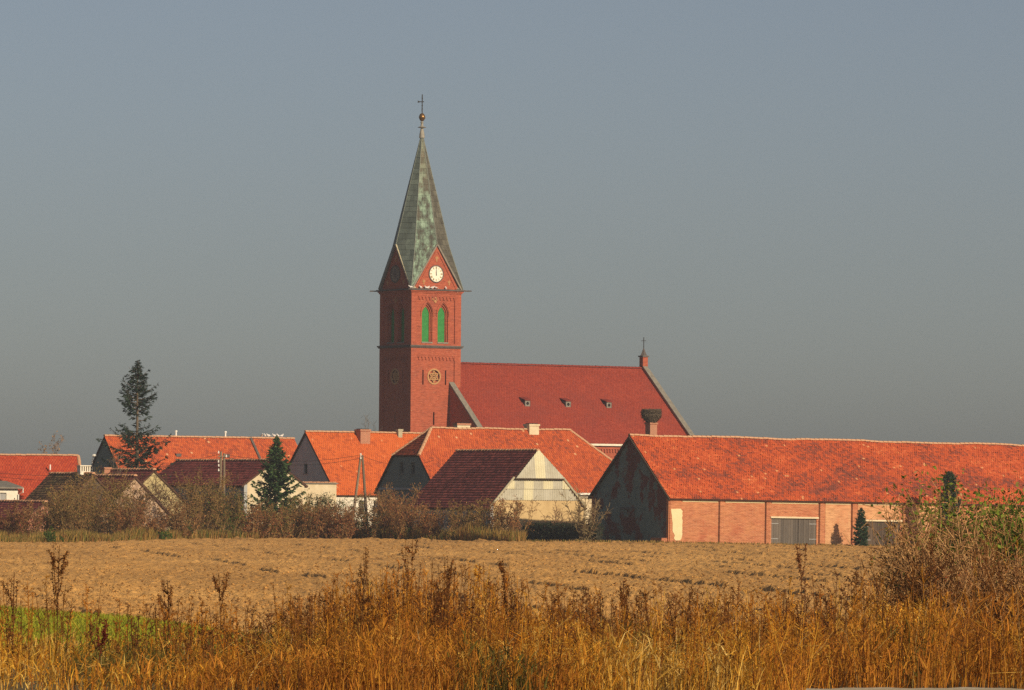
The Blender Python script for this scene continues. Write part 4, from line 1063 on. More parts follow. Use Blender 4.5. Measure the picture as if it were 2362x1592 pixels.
# upper half-hip of corrugated sheets leaning out over the lower cladding
a_l, a_r = (zc1 - ze) / pit - .1, wd - (zc1 - ze) / pit + .1; n = 5
for i in range(n):
    a0 = a_l + (a_r - a_l) * i / n; a1 = a_l + (a_r - a_l) * (i + 1) / n + .03
    corr(root, 'corrugated_sheet', a0, a1, zc1 - .02, lambda a: min(rakez(a) + .10, zr), M[r.choice(['corrugated', 'corrugated', 'corrugated_pale'])], lambda a, z: .42 - .30 * (z - zc1) / (zr - zc1))
MB().plate(GFs, rect(a_l, a_r, zc1 - .10, zc1 - .03), [], .003, .40).build('drip_board', M['wood_brown'], root)
for s in (0, 1):
    o_, ex, ez, en = [Vector(q) for q in GFs]
    f_ = lambda a, z: o_ + ex * a + ez * z + en * .16
    aa, ab = (-.1, a_l) if s == 0 else (wd + .1, a_r)
    MB().bar(f_(aa, ze + (-.1) * pit + .02), f_(ab, zc1 + .05), .10, .14).build('verge_board', M['stone_pale'], root)
root, wd, ze, zr, O, th2 = cross_shed('dark_roofed_barn', 'barn with dark shaded roof and pale gable, half behind the dense fir', 563, 366.0, 702, 1115, 1062, 15.5,
    {'*': M['plaster_cream'], 'back': M['plaster_grey']}, M['tile_dark'], ov=.3, og=.1, row=.24, w=.22, jit=.02, seed=93)
# ivy-clad sheds on the left
root, *_ = cross_shed('vine_gable_shed', 'yellow plastered shed gable netted with bare vines, behind its pinkish twin', 276, 349.0, 432, 1160, 1084, 7.0,
    {'*': M['plaster_yellow']}, M['tile_dark'], ov=.2, og=.1, row=.25, w=.24, seed=95)
root, *_ = cross_shed('pink_gable_shed', 'pinkish stone shed gable overgrown with scrub, lower left of its yellow twin', 232, 339.0, 388, 1180, 1098, 7.0,
    {'*': M['plaster_pink']}, M['tile_dark'], ov=.25, og=.12, row=.25, w=.24, seed=96)
root, wd, ze, zr, O, th2 = cross_shed('brown_roofed_shed', 'shed with mossy brown roof and slotted white ridge vent, overgrown by scrub', 128, 338.0, 300, 1185, 1093, 6.6,
    {'*': M['wood_brown'], 'back': M['plaster_grey']}, M['tile_brown'], ov=.25, og=.1, row=.24, w=.22, jit=.03, seed=97)
xv = 1.2 ; vv = empty('ridge_vent', (0, 0, 0)); vv.parent = root
yv0, yv1 = wd / 2 - .42, wd / 2 + .42
MB().box(xv, xv + .5, yv0, yv1, zr - .1, zr + .18).build('vent_base', M['plaster_white'], vv)
for i in range(5): y_ = yv0 + (yv1 - yv0 - .1) * i / 4; MB().box(xv, xv + .5, y_, y_ + .1, zr + .182, zr + .55).build('vent_post', M['plaster_white'], vv)
MB().box(xv + .2, xv + .3, yv0 + .1, yv1 - .1, zr + .182, zr + .55).build('vent_dark', M['dark'], vv)
MB().box(xv - .05, xv + .55, yv0 - .05, yv1 + .05, zr + .552, zr + .62).build('vent_cap', M['plaster_white'], vv)
root, *_ = cross_shed('low_red_shed', 'low dark red roofed shed among bushes at the left edge', 20, 336.0, 190, 1215, 1158, 12.0,
    {'*': M['brick_plain'], 'back': M['plaster_grey']}, M['tile_dark'], ov=.25, og=.1, row=.24, w=.22, jit=.02, seed=98)
# brick chimney stub at the foot of the long house
sc_ = empty('brick_stub', at(244, 1100, 356)); sc_.location.z = 0; sc_.rotation_euler.z = TH
tag(sc_, 'small orange brick chimney stub rising from the scrub under the tall fir', 'chimney')
zz = at(244, 1078, 356).z; MB().box(-.28, .28, -.28, .28, 0, zz - .15).build('shaft', M['brick_plain'], sc_); MB().box(-.34, .34, -.34, .34, zz - .148, zz).build('cap', M['brick_plain'], sc_)

# chimney with stork nest behind the barn
cp = at(1502, 1000, 396); cp.z = 0
ck = empty('brick_chimney', cp, TH); tag(ck, 'slender brick chimney behind the barn carrying a stork nest', 'chimney')
zt = at(1502, 975, 396).z; zb = zt
MB().box(-.36, .36, -.36, .36, -.5, zt - .16).build('shaft', M['brick_plain'], ck); MB().box(-.42, .42, -.42, .42, zt - .158, zt).build('cap', M['brick_plain'], ck)
nest = empty('stork_nest', (cp.x, cp.y, zt)); tag(nest, 'large twig stork nest on top of the brick chimney', 'nest')
r = np.random.default_rng(5)
def prisms(A, B, ra, rb):
    """three-sided tapered sticks from A to B"""
    A = np.asarray(A, float); B = np.asarray(B, float); n = len(A)
    d = B - A; d /= np.maximum(np.linalg.norm(d, axis=1, keepdims=True), 1e-6)
    ref = np.where(np.abs(d[:, 2:3]) > .9, np.array([[1., 0, 0]]), np.array([[0, 0, 1.]]))
    e = np.cross(d, ref); e /= np.linalg.norm(e, axis=1, keepdims=True); u = np.cross(e, d)
    ra = np.broadcast_to(ra, (n,)); rb = np.broadcast_to(rb, (n,)); V = []
    for P, R in ((A, ra), (B, rb)):
        for k in range(3):
            a = 2 * math.pi * k / 3; V.append(P + (e * math.cos(a) + u * math.sin(a)) * R[:, None])
    V = np.stack(V, 1).reshape(-1, 3); k = np.arange(n)[:, None] * 6
    F = np.concatenate([k + np.array([[0, 1, 4, 3]]), k + np.array([[1, 2, 5, 4]]), k + np.array([[2, 0, 3, 5]])])
    return V, F
n = 2400; a = r.random(n) * 6.28; h = r.random(n) ** .9; R = .40 + .42 * smooth(0, .5, h)
R = R * (.75 + .25 * r.random(n)); C = np.stack([R * np.cos(a), R * np.sin(a), .02 + h * 1.05 + .12 * (r.random(n) - .3)], -1)
dv = np.stack([-np.sin(a), np.cos(a), (r.random(n) - .5) * .5], -1) + (r.random((n, 3)) - .5) * .9; dv *= (.12 + .22 * r.random(n) ** 1.5)[:, None]
V, F = prisms(C - dv, C + dv, .014, .009); cc = np.repeat((np.array([.15, .115, .08])[None] * (.5 + r.random((n, 1)))), 6, 0)
link('twigs', np_mesh('twigs', V, [F], col=cc), M['twig'], nest)['kind'] = 'stuff'
MB().lathe([(.30, .0), (.5, .4), (.52, .7), (.4, .78)], (0, 0, 0), 14).build('nest_body', M['wood_brown'], nest)
V, F = None, None
# ------------------------------------------------------------------ plants
def leaf_quads(C, size, r, aspect=.55, up=0.0):
    n = len(C); d = r.normal(size=(n, 3)); d[:, 2] += up; d /= np.linalg.norm(d, axis=1, keepdims=True)
    q = r.normal(size=(n, 3)); e = np.cross(d, q); e /= np.maximum(np.linalg.norm(e, axis=1, keepdims=True), 1e-6)
    s = np.broadcast_to(size, (n,))[:, None] * (.6 + .8 * r.random((n, 1)))
    V = np.stack([C - d * s * .5, C + e * s * aspect * .5, C + d * s * .5, C - e * s * aspect * .5], 1).reshape(-1, 3)
    F = np.arange(n * 4).reshape(n, 4); return V, F
def pal(r, n, cols, var=.25):
    cols = np.array(cols); c = cols[r.integers(0, len(cols), n)]; return c * (1 + (r.random((n, 1)) - .5) * 2 * var)

def grow(r, base, stems, h, spread, segs=5, side=3, tiny=3, wob=.25, r0=.02, lean=(0, 0), basew=.3):
    """branching stems: returns sticks (A, B, ra, rb) and twig points"""
    A, B, RA, RB, P = [], [], [], [], []
    for _ in range(stems):
        p = np.array(base, float) + np.array([r.normal() * basew, r.normal() * basew, 0]); a = r.random() * 6.28; t = spread * (.25 + .85 * r.random())
        d = np.array([math.cos(a) * t + lean[0], math.sin(a) * t + lean[1], 1.0]); d /= np.linalg.norm(d)
        H = h * (.6 + .45 * r.random()); sl = H / segs; rad = r0 * (.6 + .6 * r.random())
        for s in range(segs):
            d = d + r.normal(size=3) * wob * .35; d[2] += .06; d /= np.linalg.norm(d)
            q = p + d * sl; ra = rad * (1 - s / segs * .8); rb = rad * (1 - (s + 1) / segs * .8)
            A.append(p); B.append(q); RA.append(ra); RB.append(rb)
            for _k in range(side if s > 0 else 1):
                f = r.random(); o = p + (q - p) * f; dd = d + r.normal(size=3) * .75; dd[2] = abs(dd[2]) * .8 + .15; dd /= np.linalg.norm(dd)
                ln = sl * (.5 + .7 * r.random()); e = o + dd * ln; A.append(o); B.append(e); RA.append(rb * .6); RB.append(rb * .25); P += [o + (e - o) * .6, e]
                for _j in range(tiny):
                    g = r.random(); o2 = o + (e - o) * g; d2 = dd + r.normal(size=3) * .7; d2 /= np.linalg.norm(d2); e2 = o2 + d2 * ln * .5 * (.4 + r.random())
                    A.append(o2); B.append(e2); RA.append(rb * .3); RB.append(rb * .12); P += [e2, (o2 + e2) / 2]
            p = q
        P.append(p)
    return np.array(A), np.array(B), np.array(RA), np.array(RB), np.array(P)

def shrub(name, label, px, Yd, h, w, stems, leafc, twigc, nleaf, lsize, group=None, cat='shrub', seed=0, r0=.022, minr=.006, lean=(0, 0), spread=None, segs=5, side=3, tiny=3, base_z=None, up=0.3, leafname='foliage'):
    r = np.random.default_rng(seed); x = px_x(px, Yd); z = float(gz(x, Yd)) if base_z is None else base_z
    root = empty(name, (x, Yd, z)); tag(root, label, cat, group)
    A, B, RA, RB, P = grow(r, (0, 0, 0), stems, h, spread or w / h * .8, segs, side, tiny, r0=r0, lean=lean, basew=w * .16)
    V, F = prisms(A, B, np.maximum(RA, minr), np.maximum(RB, minr * .7)); c = np.repeat(pal(r, len(A), twigc, .3), 6, 0)
    link('branches', np_mesh('branches', V, [F], col=c), M['twig'], root)['kind'] = 'stuff'
    if nleaf:
        C = P[r.integers(0, len(P), nleaf)] + r.normal(size=(nleaf, 3)) * .09 * (h / 3); C[:, 2] = np.maximum(C[:, 2], .05)
        V, F = leaf_quads(C, lsize, r, up=up); c = np.repeat(pal(r, nleaf, leafc, .35), 4, 0)
        link(leafname, np_mesh(leafname, V, [F], col=c), M['leaf'], root)['kind'] = 'stuff'
    return root
BROWN = [(.25, .125, .05), (.20, .105, .05), (.30, .155, .06)]; RUST = [(.28, .10, .04), (.22, .08, .035), (.32, .14, .055)]
OLIVE = [(.22, .165, .05), (.17, .14, .04), (.25, .17, .055)]; MAROON = [(.20, .05, .03), (.23, .08, .035), (.16, .055, .03)]
GREEN = [(.05, .11, .02), (.07, .13, .025), (.04, .08, .02)]; DKGREEN = [(.025, .05, .025), (.035, .065, .025)]
TWG = [(.25, .155, .06), (.19, .115, .045), (.31, .20, .075)]
# scrub along the far edge of the field
G_ = 'scrub bushes along the far edge of the field'
SC = [  # px, Y, height, width, palette, label
 (-20, 318, 2.4, 3.4, MAROON, 'wine red bush at the left edge, below the white cottage'),
 (62, 316, 2.6, 3.2, MAROON + BROWN, 'dark red bush just in front of the low red shed'),
 (118, 322, 3.0, 3.2, BROWN + OLIVE, 'brown bush below the mossy brown shed roof'),
 (165, 320, 3.6, 3.4, OLIVE + BROWN, 'olive brown bush under the white ridge vent'),
 (214, 324, 4.6, 3.6, OLIVE + BROWN, 'tall olive bush between ridge vent and pinkish gable'),
 (258, 326, 4.4, 3.0, OLIVE, 'tall olive bush overlapping the left side of the pinkish gable'),
 (300, 322, 2.9, 3.0, BROWN + RUST, 'rusty bush at the foot of the pinkish gable'),
 (352, 325, 1.9, 3.0, RUST + BROWN, 'russet bush at the foot of the two gables'),
 (414, 332, 2.7, 2.6, BROWN, 'brown bush right below the yellow gable'),
 (448, 338, 4.4, 3.6, OLIVE + BROWN, 'tall olive bush between yellow gable and double pole'),
 (492, 340, 4.7, 3.4, OLIVE + BROWN, 'tallest olive bush, around the foot of the double pole'),
 (534, 340, 3.6, 3.2, OLIVE + GREEN, 'olive green bush just right of the double pole'),
 (585, 342, 2.7, 3.2, RUST + BROWN, 'rusty bush left below the dark green fir'),
 (640, 343, 2.6, 3.2, RUST + OLIVE, 'rusty olive bush directly below the dark green fir'),
 (695, 344, 2.9, 3.2, BROWN + OLIVE, 'brown bush right below the dark green fir'),
 (745, 344, 2.9, 3.2, RUST + BROWN, 'russet bush below the white annex corner'),
 (795, 343, 2.6, 3.2, RUST + BROWN, 'russet bush left of the leaning pole foot'),
 (858, 344, 2.4, 2.6, DKGREEN + BROWN, 'dark bush at the foot of the leaning pole'),
 (890, 346, 3.6, 2.6, BROWN + MAROON, 'dark brown bush before the grey half-hipped gable'),
 (940, 343, 3.0, 3.4, BROWN + RUST, 'brown bush at the low end of the dark shed roof'),
 (1000, 341, 2.7, 3.6, RUST + BROWN, 'reddish bush under the dark shed roof'),
 (1060, 339, 2.7, 3.6, BROWN + OLIVE, 'brown bush below the middle of the dark shed roof'),
 (1118, 338, 3.0, 3.4, BROWN + OLIVE, 'olive brown bush below the corrugated gable corner'),
 (1170, 337, 3.1, 3.0, RUST + BROWN, 'last rusty bush before the dark hedge'),
]
for i, (px, Yd, h, w, p_, lab) in enumerate(SC):
    shrub('scrub_bush', lab, px, Yd, h, w, 20, p_, TWG, 3000, .125, G_, 'bush', 100 + i, r0=.025, minr=.011, spread=w / h * .55, side=3, tiny=3)
# second row, deeper, to close the gaps
SC2 = [(30, 328, 2.2, MAROON + BROWN, 'wine red bush behind the others at the left edge'), (140, 330, 3.6, BROWN + OLIVE, 'brown bush growing up the mossy shed roof'), (190, 331, 4.3, OLIVE + BROWN, 'bush rising to the white ridge vent'),
       (475, 352, 4.6, OLIVE, 'olive bush behind the double pole'), (560, 350, 3.0, BROWN + GREEN, 'greenish bush at the shaded wall of the long house'),
       (720, 352, 3.2, GREEN + OLIVE, 'green bush in front of the white annex'), (770, 352, 3.3, GREEN + DKGREEN, 'dark green bush before the white house wall'),
       (820, 351, 3.0, GREEN + OLIVE, 'green bush between the legs of the leaning pole'), (905, 354, 3.9, BROWN, 'brown bush close to the grey gable wall'),
       (655, 350, 2.9, GREEN + OLIVE, 'green bush hugging the fir trunk')]
for i, (px, Yd, h, p_, lab) in enumerate(SC2):
    shrub('scrub_bush', lab, px, Yd, h, 3.2, 16, p_, TWG, 2600, .125, G_, 'bush', 140 + i, r0=.025, minr=.011, spread=3.2 / h * .5)
# fresh green nettle clumps at their feet
for i, (px, dY, lab) in enumerate(((868, -3, 'bright green nettle clump near the leaning pole foot'), (945, -3, 'bright green nettle clump under the dark shed roof'), (120, -4, 'green nettle clump at the left field edge'), (372, -4, 'green nettle clump below the yellow gable'),
                                   (1062, -3, 'small green nettle clump before the reddish bush'), (440, -2, 'low green nettle clump near the tall olive bush'))):
    shrub('nettle_clump', lab, px, float(field_edge(px)) + dY + 3.5, .95, 1.6, 16, [(.06, .11, .02), (.09, .13, .025)], [(.08, .10, .03)], 1000, .12, 'green nettle clumps at the field edge', 'nettles', 160 + i, spread=.9, segs=3, side=2, tiny=2)
# grass verge along the field edge
def blades(r, X, Y, Z, H, Wd, cols, lean=.35, segs=2):
    n = len(X); a = r.random(n) * 6.28; dx, dy = np.cos(a) + .25, np.sin(a); ln = lean * H * r.random(n)
    fa = r.random(n) * 3.14; wx, wy = np.cos(fa) * Wd / 2, np.sin(fa) * Wd / 2
    V = []; 
    for k in range(segs):
        t = k / segs; off = ln * t ** 1.7; s = 1 - .5 * t
        px_, py_, pz_ = X + dx * off, Y + dy * off, Z + H * t
        V += [np.stack([px_ - wx * s, py_ - wy * s, pz_], -1), np.stack([px_ + wx * s, py_ + wy * s, pz_], -1)]
    V += [np.stack([X + dx * ln, Y + dy * ln, Z + H * (1 - .12 * lean)], -1)]
    m_ = 2 * segs + 1; V = np.stack(V, 1).reshape(-1, 3); k = np.arange(n)[:, None] * m_; F4 = []
    for q in range(segs - 1): F4.append(k + np.array([[2 * q, 2 * q + 1, 2 * q + 3, 2 * q + 2]]))
    F3 = k + np.array([[2 * segs - 2, 2 * segs - 1, 2 * segs]])
    Fs = ([np.concatenate(F4)] if F4 else []) + [F3]
    return V, Fs, np.repeat(cols, m_, 0)
r = np.random.default_rng(41); n = 42000
pxs = np.concatenate([r.uniform(-300, 1215, 37000), r.uniform(1215, 2700, 5000)]); Yb = field_edge(pxs) + r.random(n) ** 1.3 * np.where(pxs < 1215, 9, 2.0) - .6
x = (pxs - CX) / FPX * Yb; H = np.where(pxs < 1215, .25 + .95 * r.random(n) * vnoise(x * .35, Yb * .1, 8) * 1.6, .10 + .22 * r.random(n))
colr = pal(r, n, [(.42, .27, .07), (.32, .21, .06), (.19, .17, .04), (.46, .30, .09), (.15, .16, .03), (.34, .17, .05)], .3)
V, Fs, c = blades(r, x, Yb, gz(x, Yb), H, .07, colr)
tag(link('verge_grass', np_mesh('verge_grass', V, Fs, col=c), M['dry']), 'yellowed grass strip between the ploughed field and the scrub', 'grass', kind='stuff')

def conifer(name, label, px, Yd, py_top, rmax, prof, nb, cols, seed, cat='fir tree', gap=None, spr=.34, z0=None, droop=.35, t0=.06, per=11, trunk_r=.16, sw=.34, var=.5):
    r = np.random.default_rng(seed); x = px_x(px, Yd); zg = float(gz(x, Yd)); root = empty(name, (x, Yd, zg)); tag(root, label, cat)
    h = at(px, py_top, Yd).z - zg
    MB().tube([(0, 0, -.3), (.03, 0, h * .35), (0, .02, h * .7), (0, 0, h * .97)], [trunk_r, trunk_r * .75, trunk_r * .4, .02], 7).build('trunk', M['bark'], root)
    A, B, RA, RB, C, D, S = [], [], [], [], [], [], []
    for i in range(nb):
        t = t0 + (1 - t0) * ((i + r.random() * .8) / nb) ** .92
        if gap and gap[0] < t < gap[1] and r.random() < gap[2]: continue
        L_ = rmax * prof(t) * (.93 - .5 * var + var * r.random()); a = i * 2.399 + r.normal() * .3
        if L_ < .06: continue
        dh = np.array([math.cos(a), math.sin(a), 0]); p = np.array([0, 0, h * t]); ns = 4; el = .28 - droop * (1 - t) * 1.3
        for s in range(ns):
            f = (s + 1) / ns; q = np.array([0, 0, h * t]) + dh * L_ * f + np.array([0, 0, L_ * (el * f - droop * f * (1 - f) * .9 + .22 * f * f)]) + r.normal(size=3) * .03
            A.append(p); B.append(q); RA.append(.035 * (1 - s / ns) + .008); RB.append(.035 * (1 - f) + .008)
            k = max(2, int(per * L_ / rmax * (1.25 - .5 * f) + 1.5)) if s > 0 else max(1, per // 4)
            for _ in range(k):
                g_ = r.random(); o = p + (q - p) * g_; sd = np.array([-dh[1], dh[0], 0]) * r.choice([-1, 1]) * (.5 + .6 * r.random()) + dh * (.5 + .4 * r.random()) + np.array([0, 0, r.normal() * .25 - .32 * (1 - f * .5)])
                C.append(o); D.append(sd / np.linalg.norm(sd)); S.append(spr * (.55 + .75 * r.random()) * (1.15 - .45 * f) * min(1.0, .5 + L_))
            p = q
    for _ in range(26):
        f = r.random(); C.append(np.array([0, 0, h * (.93 + .07 * f)])); v = np.array([r.normal(), r.normal(), 1.2]); D.append(v / np.linalg.norm(v)); S.append(spr * .6 * (1.1 - f * .6))
    A, B = np.array(A), np.array(B); V, F = prisms(A, B, np.array(RA), np.array(RB))
    link('branches', np_mesh('branches', V, [F], col=np.repeat(pal(r, len(A), [(.10, .07, .045)], .2), 6, 0)), M['twig'], root)['kind'] = 'stuff'
    C, D, S = np.array(C), np.array(D), np.array(S); n = len(C)
    Vs, Cs = [], []
    for rep in range(3):                       # each spray is three crossed slender blades
        e = np.cross(D, r.normal(size=(n, 3))); e /= np.linalg.norm(e, axis=1, keepdims=True); dd = D + r.normal(size=(n, 3)) * .33; dd /= np.linalg.norm(dd, axis=1, keepdims=True)
        s = S[:, None]; Vs.append(np.stack([C, C + dd * s * .55 + e * s * sw * .5, C + dd * s * 1.05, C + dd * s * .5 - e * s * sw * .5], 1).reshape(-1, 3)); Cs.append(np.repeat(pal(r, n, cols, .3), 4, 0))
    V = np.concatenate(Vs); F = np.arange(len(V)).reshape(-1, 4)
    link('crown', np_mesh('crown', V, [F], col=np.concatenate(Cs)), M['needle'], root)['kind'] = 'stuff'
    return root
def prof_tall(t):
    return np.interp(t, [0, .28, .36, .46, .55, .61, .65, .69, .73, .78, .84, .90, .95, 1], [.3, .85, 1.15, 1.2, 1.02, .72, .50, .46, .68, .74, .60, .42, .22, .02])
conifer('tall_fir', 'tall dark gappy fir towering over the left houses', 318, 364, 832, 2.05, prof_tall, 150, [(.016, .034, .028), (.022, .042, .03), (.03, .05, .03)], 19, gap=(.60, .71, .62), spr=.44, t0=.25, per=7, trunk_r=.22, sw=.22, var=.95, droop=.3)
conifer('dense_fir', 'dense green fir in front of the long orange roofed house', 640, 358, 1006, 2.35, lambda t: np.interp(t, [0, .1, .3, .6, .85, 1], [.95, 1.0, .92, .55, .22, .02]), 130, [(.03, .065, .022), (.045, .09, .03), (.025, .05, .02), (.07, .12, .035)], 8, spr=.40, per=13, trunk_r=.14)  # palest green stands in for sunlit tips, scattered at random over the sprays
cyl = lambda t: np.interp(t, [0, .15, .5, .85, 1], [.8, 1, .8, .4, .05])
conifer('small_spruce', 'small dark spruce against the brick wall beside the second barn gate', 1989, 345.2, 1172, .62, cyl, 70, [(.02, .05, .022), (.03, .065, .025)], 9, 'spruce', spr=.26, per=8, trunk_r=.05)
conifer('cypress', 'dark upright conifer rising above the green bush in front of the barn', 2192, 347.5, 1088, .95, lambda t: np.interp(t, [0, .3, .7, .92, 1], [.9, 1, .7, .5, .1]), 110, [(.03, .055, .025), (.045, .07, .025)], 10, 'conifer', spr=.34, per=9, trunk_r=.08)

def bare_tree(name, label, px, Yd, py_top, spread, stems, mat_c, seed, r0=.06, cat='tree', segs=6, side=3, tiny=3, minr=.008, leaves=None, z_add=0, trunk=None):
    r = np.random.default_rng(seed); x = px_x(px, Yd); zg = float(gz(x, Yd)); h = at(px, py_top, Yd).z - zg
    root = empty(name, (x, Yd, zg)); tag(root, label, cat)
    hb = trunk or 0.0
    if hb: MB().tube([(0, 0, -.2), (.04, 0, hb * .5), (0, 0, hb + .1)], [r0 * 1.8, r0 * 1.5, r0 * 1.2], 6).build('trunk', M['bark'], root)
    A, B, RA, RB, P = grow(r, (0, 0, hb), stems, h - hb, spread, segs, side, tiny, wob=.3, r0=r0, basew=.08)
    V, F = prisms(A, B, np.maximum(RA, minr), np.maximum(RB, minr * .8)); link('branches', np_mesh('branches', V, [F], col=np.repeat(pal(r, len(A), mat_c, .2), 6, 0)), M['twig'], root)['kind'] = 'stuff'
    if leaves:
        C = P[r.integers(0, len(P), leaves[0])] + r.normal(size=(leaves[0], 3)) * .1; V, F = leaf_quads(C, leaves[1], r); link('crown', np_mesh('crown', V, [F], col=np.repeat(pal(r, leaves[0], leaves[2], .3), 4, 0)), M['leaf'], root)['kind'] = 'stuff'
    return root
bare_tree('fruit_tree', 'leafless many-stemmed fruit tree beside the barn gable', 1349, 339.0, 1128, .85, 13, [(.26, .20, .10), (.20, .13, .07)], 31, r0=.075, segs=6, side=4, tiny=4, minr=.014)
bare_tree('fruit_sapling', 'thin leafless sapling before the tan shed wall', 1290, 345.5, 1158, .95, 9, [(.20, .11, .06)], 32, r0=.045, segs=5, side=4, minr=.013)
bare_tree('bare_tree', 'bare grey tree showing beside the foot of the church tower', 840, 440.0, 948, .55, 7, [(.17, .15, .13)], 33, r0=.09, segs=6, side=4, tiny=3, minr=.012, trunk=4.5)
bare_tree('distant_tree', 'faint bare tree with a few ochre leaves above the red roof', 123, 470.0, 1001, .28, 4, [(.28, .2, .14)], 34, r0=.07, segs=6, minr=.012, leaves=(260, .2, [(.34, .2, .09)]), trunk=5)
bare_tree('dark_tree', 'dark bare tree top cut by the left picture edge', 4, 440.0, 1032, .3, 5, [(.08, .07, .06)], 35, r0=.08, segs=6, minr=.014, trunk=4)
bare_tree('birch', 'slim pale birch stem in front of the long house gable', 273, 352.0, 1010, .25, 4, [(.26, .2, .14), (.16, .11, .08)], 36, r0=.045, segs=6, minr=.010, leaves=(300, .12, [(.2, .1, .04), (.16, .09, .04)]))
# bare vines netting the two gables
for i, (px, Yd, pyt, lab) in enumerate(((305, 337.0, 1100, 'bare creeper over the pinkish gable'), (352, 346.0, 1092, 'bare creeper over the yellow gable'))):
    bare_tree('creeper', lab, px, Yd, pyt, .8, 26, [(.13, .07, .04), (.10, .06, .035)], 50 + i, r0=.04, segs=6, minr=.014, cat='creeper', leaves=((2000, 700)[i], .14, BROWN + OLIVE))
# dark hedge in the barn's shadow
h0_ = Vector((px_x(1386, 340), 340.0, 0)); h1_ = Vector((px_x(1218, 349), 349.0, 0)); hl = (h1_ - h0_).length
hg = empty('clipped_hedge', (h0_ + h1_) / 2, math.atan2(h1_.y - h0_.y, h1_.x - h0_.x)); tag(hg, 'low dark hedge between the last scrub bush and the barn gable', 'hedge')
x0, x1 = 0.0, hl
r = np.random.default_rng(61); n = 12000; C = np.stack([r.uniform(-hl, hl, n) / 2, r.normal(size=n) * .32, r.random(n) ** .8 * 1.38], -1); C[:, 2] *= .94 + .12 * vnoise(C[:, 0] * 2, C[:, 1], 3)
V, F = leaf_quads(C, .13, r); link('foliage', np_mesh('foliage', V, [F], col=np.repeat(pal(r, n, [(.03, .045, .025), (.045, .06, .03), (.05, .035, .025)], .3), 4, 0)), M['leaf'], hg)['kind'] = 'stuff'
MB().box((x0 - x1) / 2 + .1, (x1 - x0) / 2 - .1, -.22, .22, -.2, 1.12).build('hedge_core', m_plain('hedge_inner', (.03, .03, .02), (.02, .02, .015), 6, .95, .5), hg)

# ------------------------------------------------------------------ poles, wires, lamp, birds
def pole_root(name, label, p, cat='pole'): o = empty(name, p); tag(o, label, cat); return o
Yp = 349.0; p1 = at(512, 1200, Yp); p1.z = 0; zt1 = at(512, 1042, Yp).z
dp = pole_root('double_pole', 'twin wooden utility pole with white insulators among the tall olive bushes', p1, 'utility pole')
for dx, dz in ((-.15, 0), (.15, -.12)): MB().tube([(dx, 0, -.4), (dx * .8, 0, zt1 + dz)], [.12, .085], 7).build('post', M['pole'], dp)
MB().bar((-.34, -.1, zt1 - .35), (.34, -.1, zt1 - .35), .07, .09).build('crossarm', M['pole'], dp)
for dx, dz in ((-.3, -.02), (.28, -.3), (-.3, -.7), (-.28, -1.0), (-.28, -1.35)): MB().lathe([(.05, 0), (.07, .05), (.04, .09), (.06, .14), (.02, .2)], (dx, -.12, zt1 + dz - .12), 8).build('insulator', M['ceramic'], dp)
Yq = 347.0; p2 = at(834, 1200, Yq); p2.z = 0; zt2 = at(831.5, 1050, Yq).z
ap_ = pole_root('a_frame_pole', 'wooden A-shaped utility pole before the white house wall', p2, 'utility pole')
kx = Yq / FPX
MB().tube([(-16.5 * kx * 1.6, 0, -.3), (-3.2 * kx, 0, zt2 - .08)], [.12, .085], 7).build('post', M['pole'], ap_); MB().tube([(16.5 * kx, -.1, -.3), (.5 * kx, -.02, zt2)], [.13, .085], 7).build('post', M['pole'], ap_)
MB().bar((-8 * kx, -.05, zt2 * .42), (10 * kx, -.05, zt2 * .42), .07).build('brace', M['pole'], ap_)
for dz in (-.05, -.3): MB().lathe([(.05, 0), (.07, .05), (.04, .09), (.06, .14), (.02, .2)], (-.1, -.12, zt2 + dz), 8).build('insulator', M['ceramic'], ap_)
def wire(a, c, sag, lab):
    b = MB(); b.tube([Vector(a) + (Vector(c) - Vector(a)) * (i / 16) - Vector((0, 0, sag * 4 * (i / 16) * (1 - i / 16))) for i in range(17)], .013, 4)
    tag(b.build('overhead_wire', M['black']), lab, 'wire', 'overhead wires between the wooden poles')
q1 = p1 + Vector((0, -.1, zt1)); q2 = p2 + Vector((0, -.1, zt2))
wire(q1 + Vector((.28, 0, -.42)), q2 + Vector((-.1, 0, -.22)), .55, 'lower overhead wire between the twin pole and the A-shaped pole')
wire(q1 + Vector((.28, 0, -.2)), q2 + Vector((-.1, 0, .02)), .5, 'upper overhead wire between the twin pole and the A-shaped pole')
wire(q1 + Vector((-.3, 0, -.2)), at(-60, 1085, 350), .9, 'upper overhead wire running left from the twin pole')
wire(q1 + Vector((-.3, 0, -.9)), at(-60, 1092, 350), .9, 'lower overhead wire running left from the twin pole')
wire(q2 + Vector((.1, 0, -.1)), at(1000, 1062, 360), .5, 'overhead wire running right from the A-shaped pole to the half-hipped house')
lp = at(212, 1120, 368); lp.z = 0; zl = at(214, 1051, 368).z
lm = pole_root('street_lamp', 'slim grey street lamp beside the long house gable', lp, 'street lamp')
MB().tube([(0, 0, -.2), (0, 0, zl - .4), (.12, -.05, zl - .05)], [.07, .05, .04], 6).build('post', M['metal'], lm)
MB().lathe([(.02, -.12), (.14, -.08), (.2, .0), (.14, .09), (.02, .12)], (.16, -.06, zl), 8).build('lamp_head', M['white'], lm)
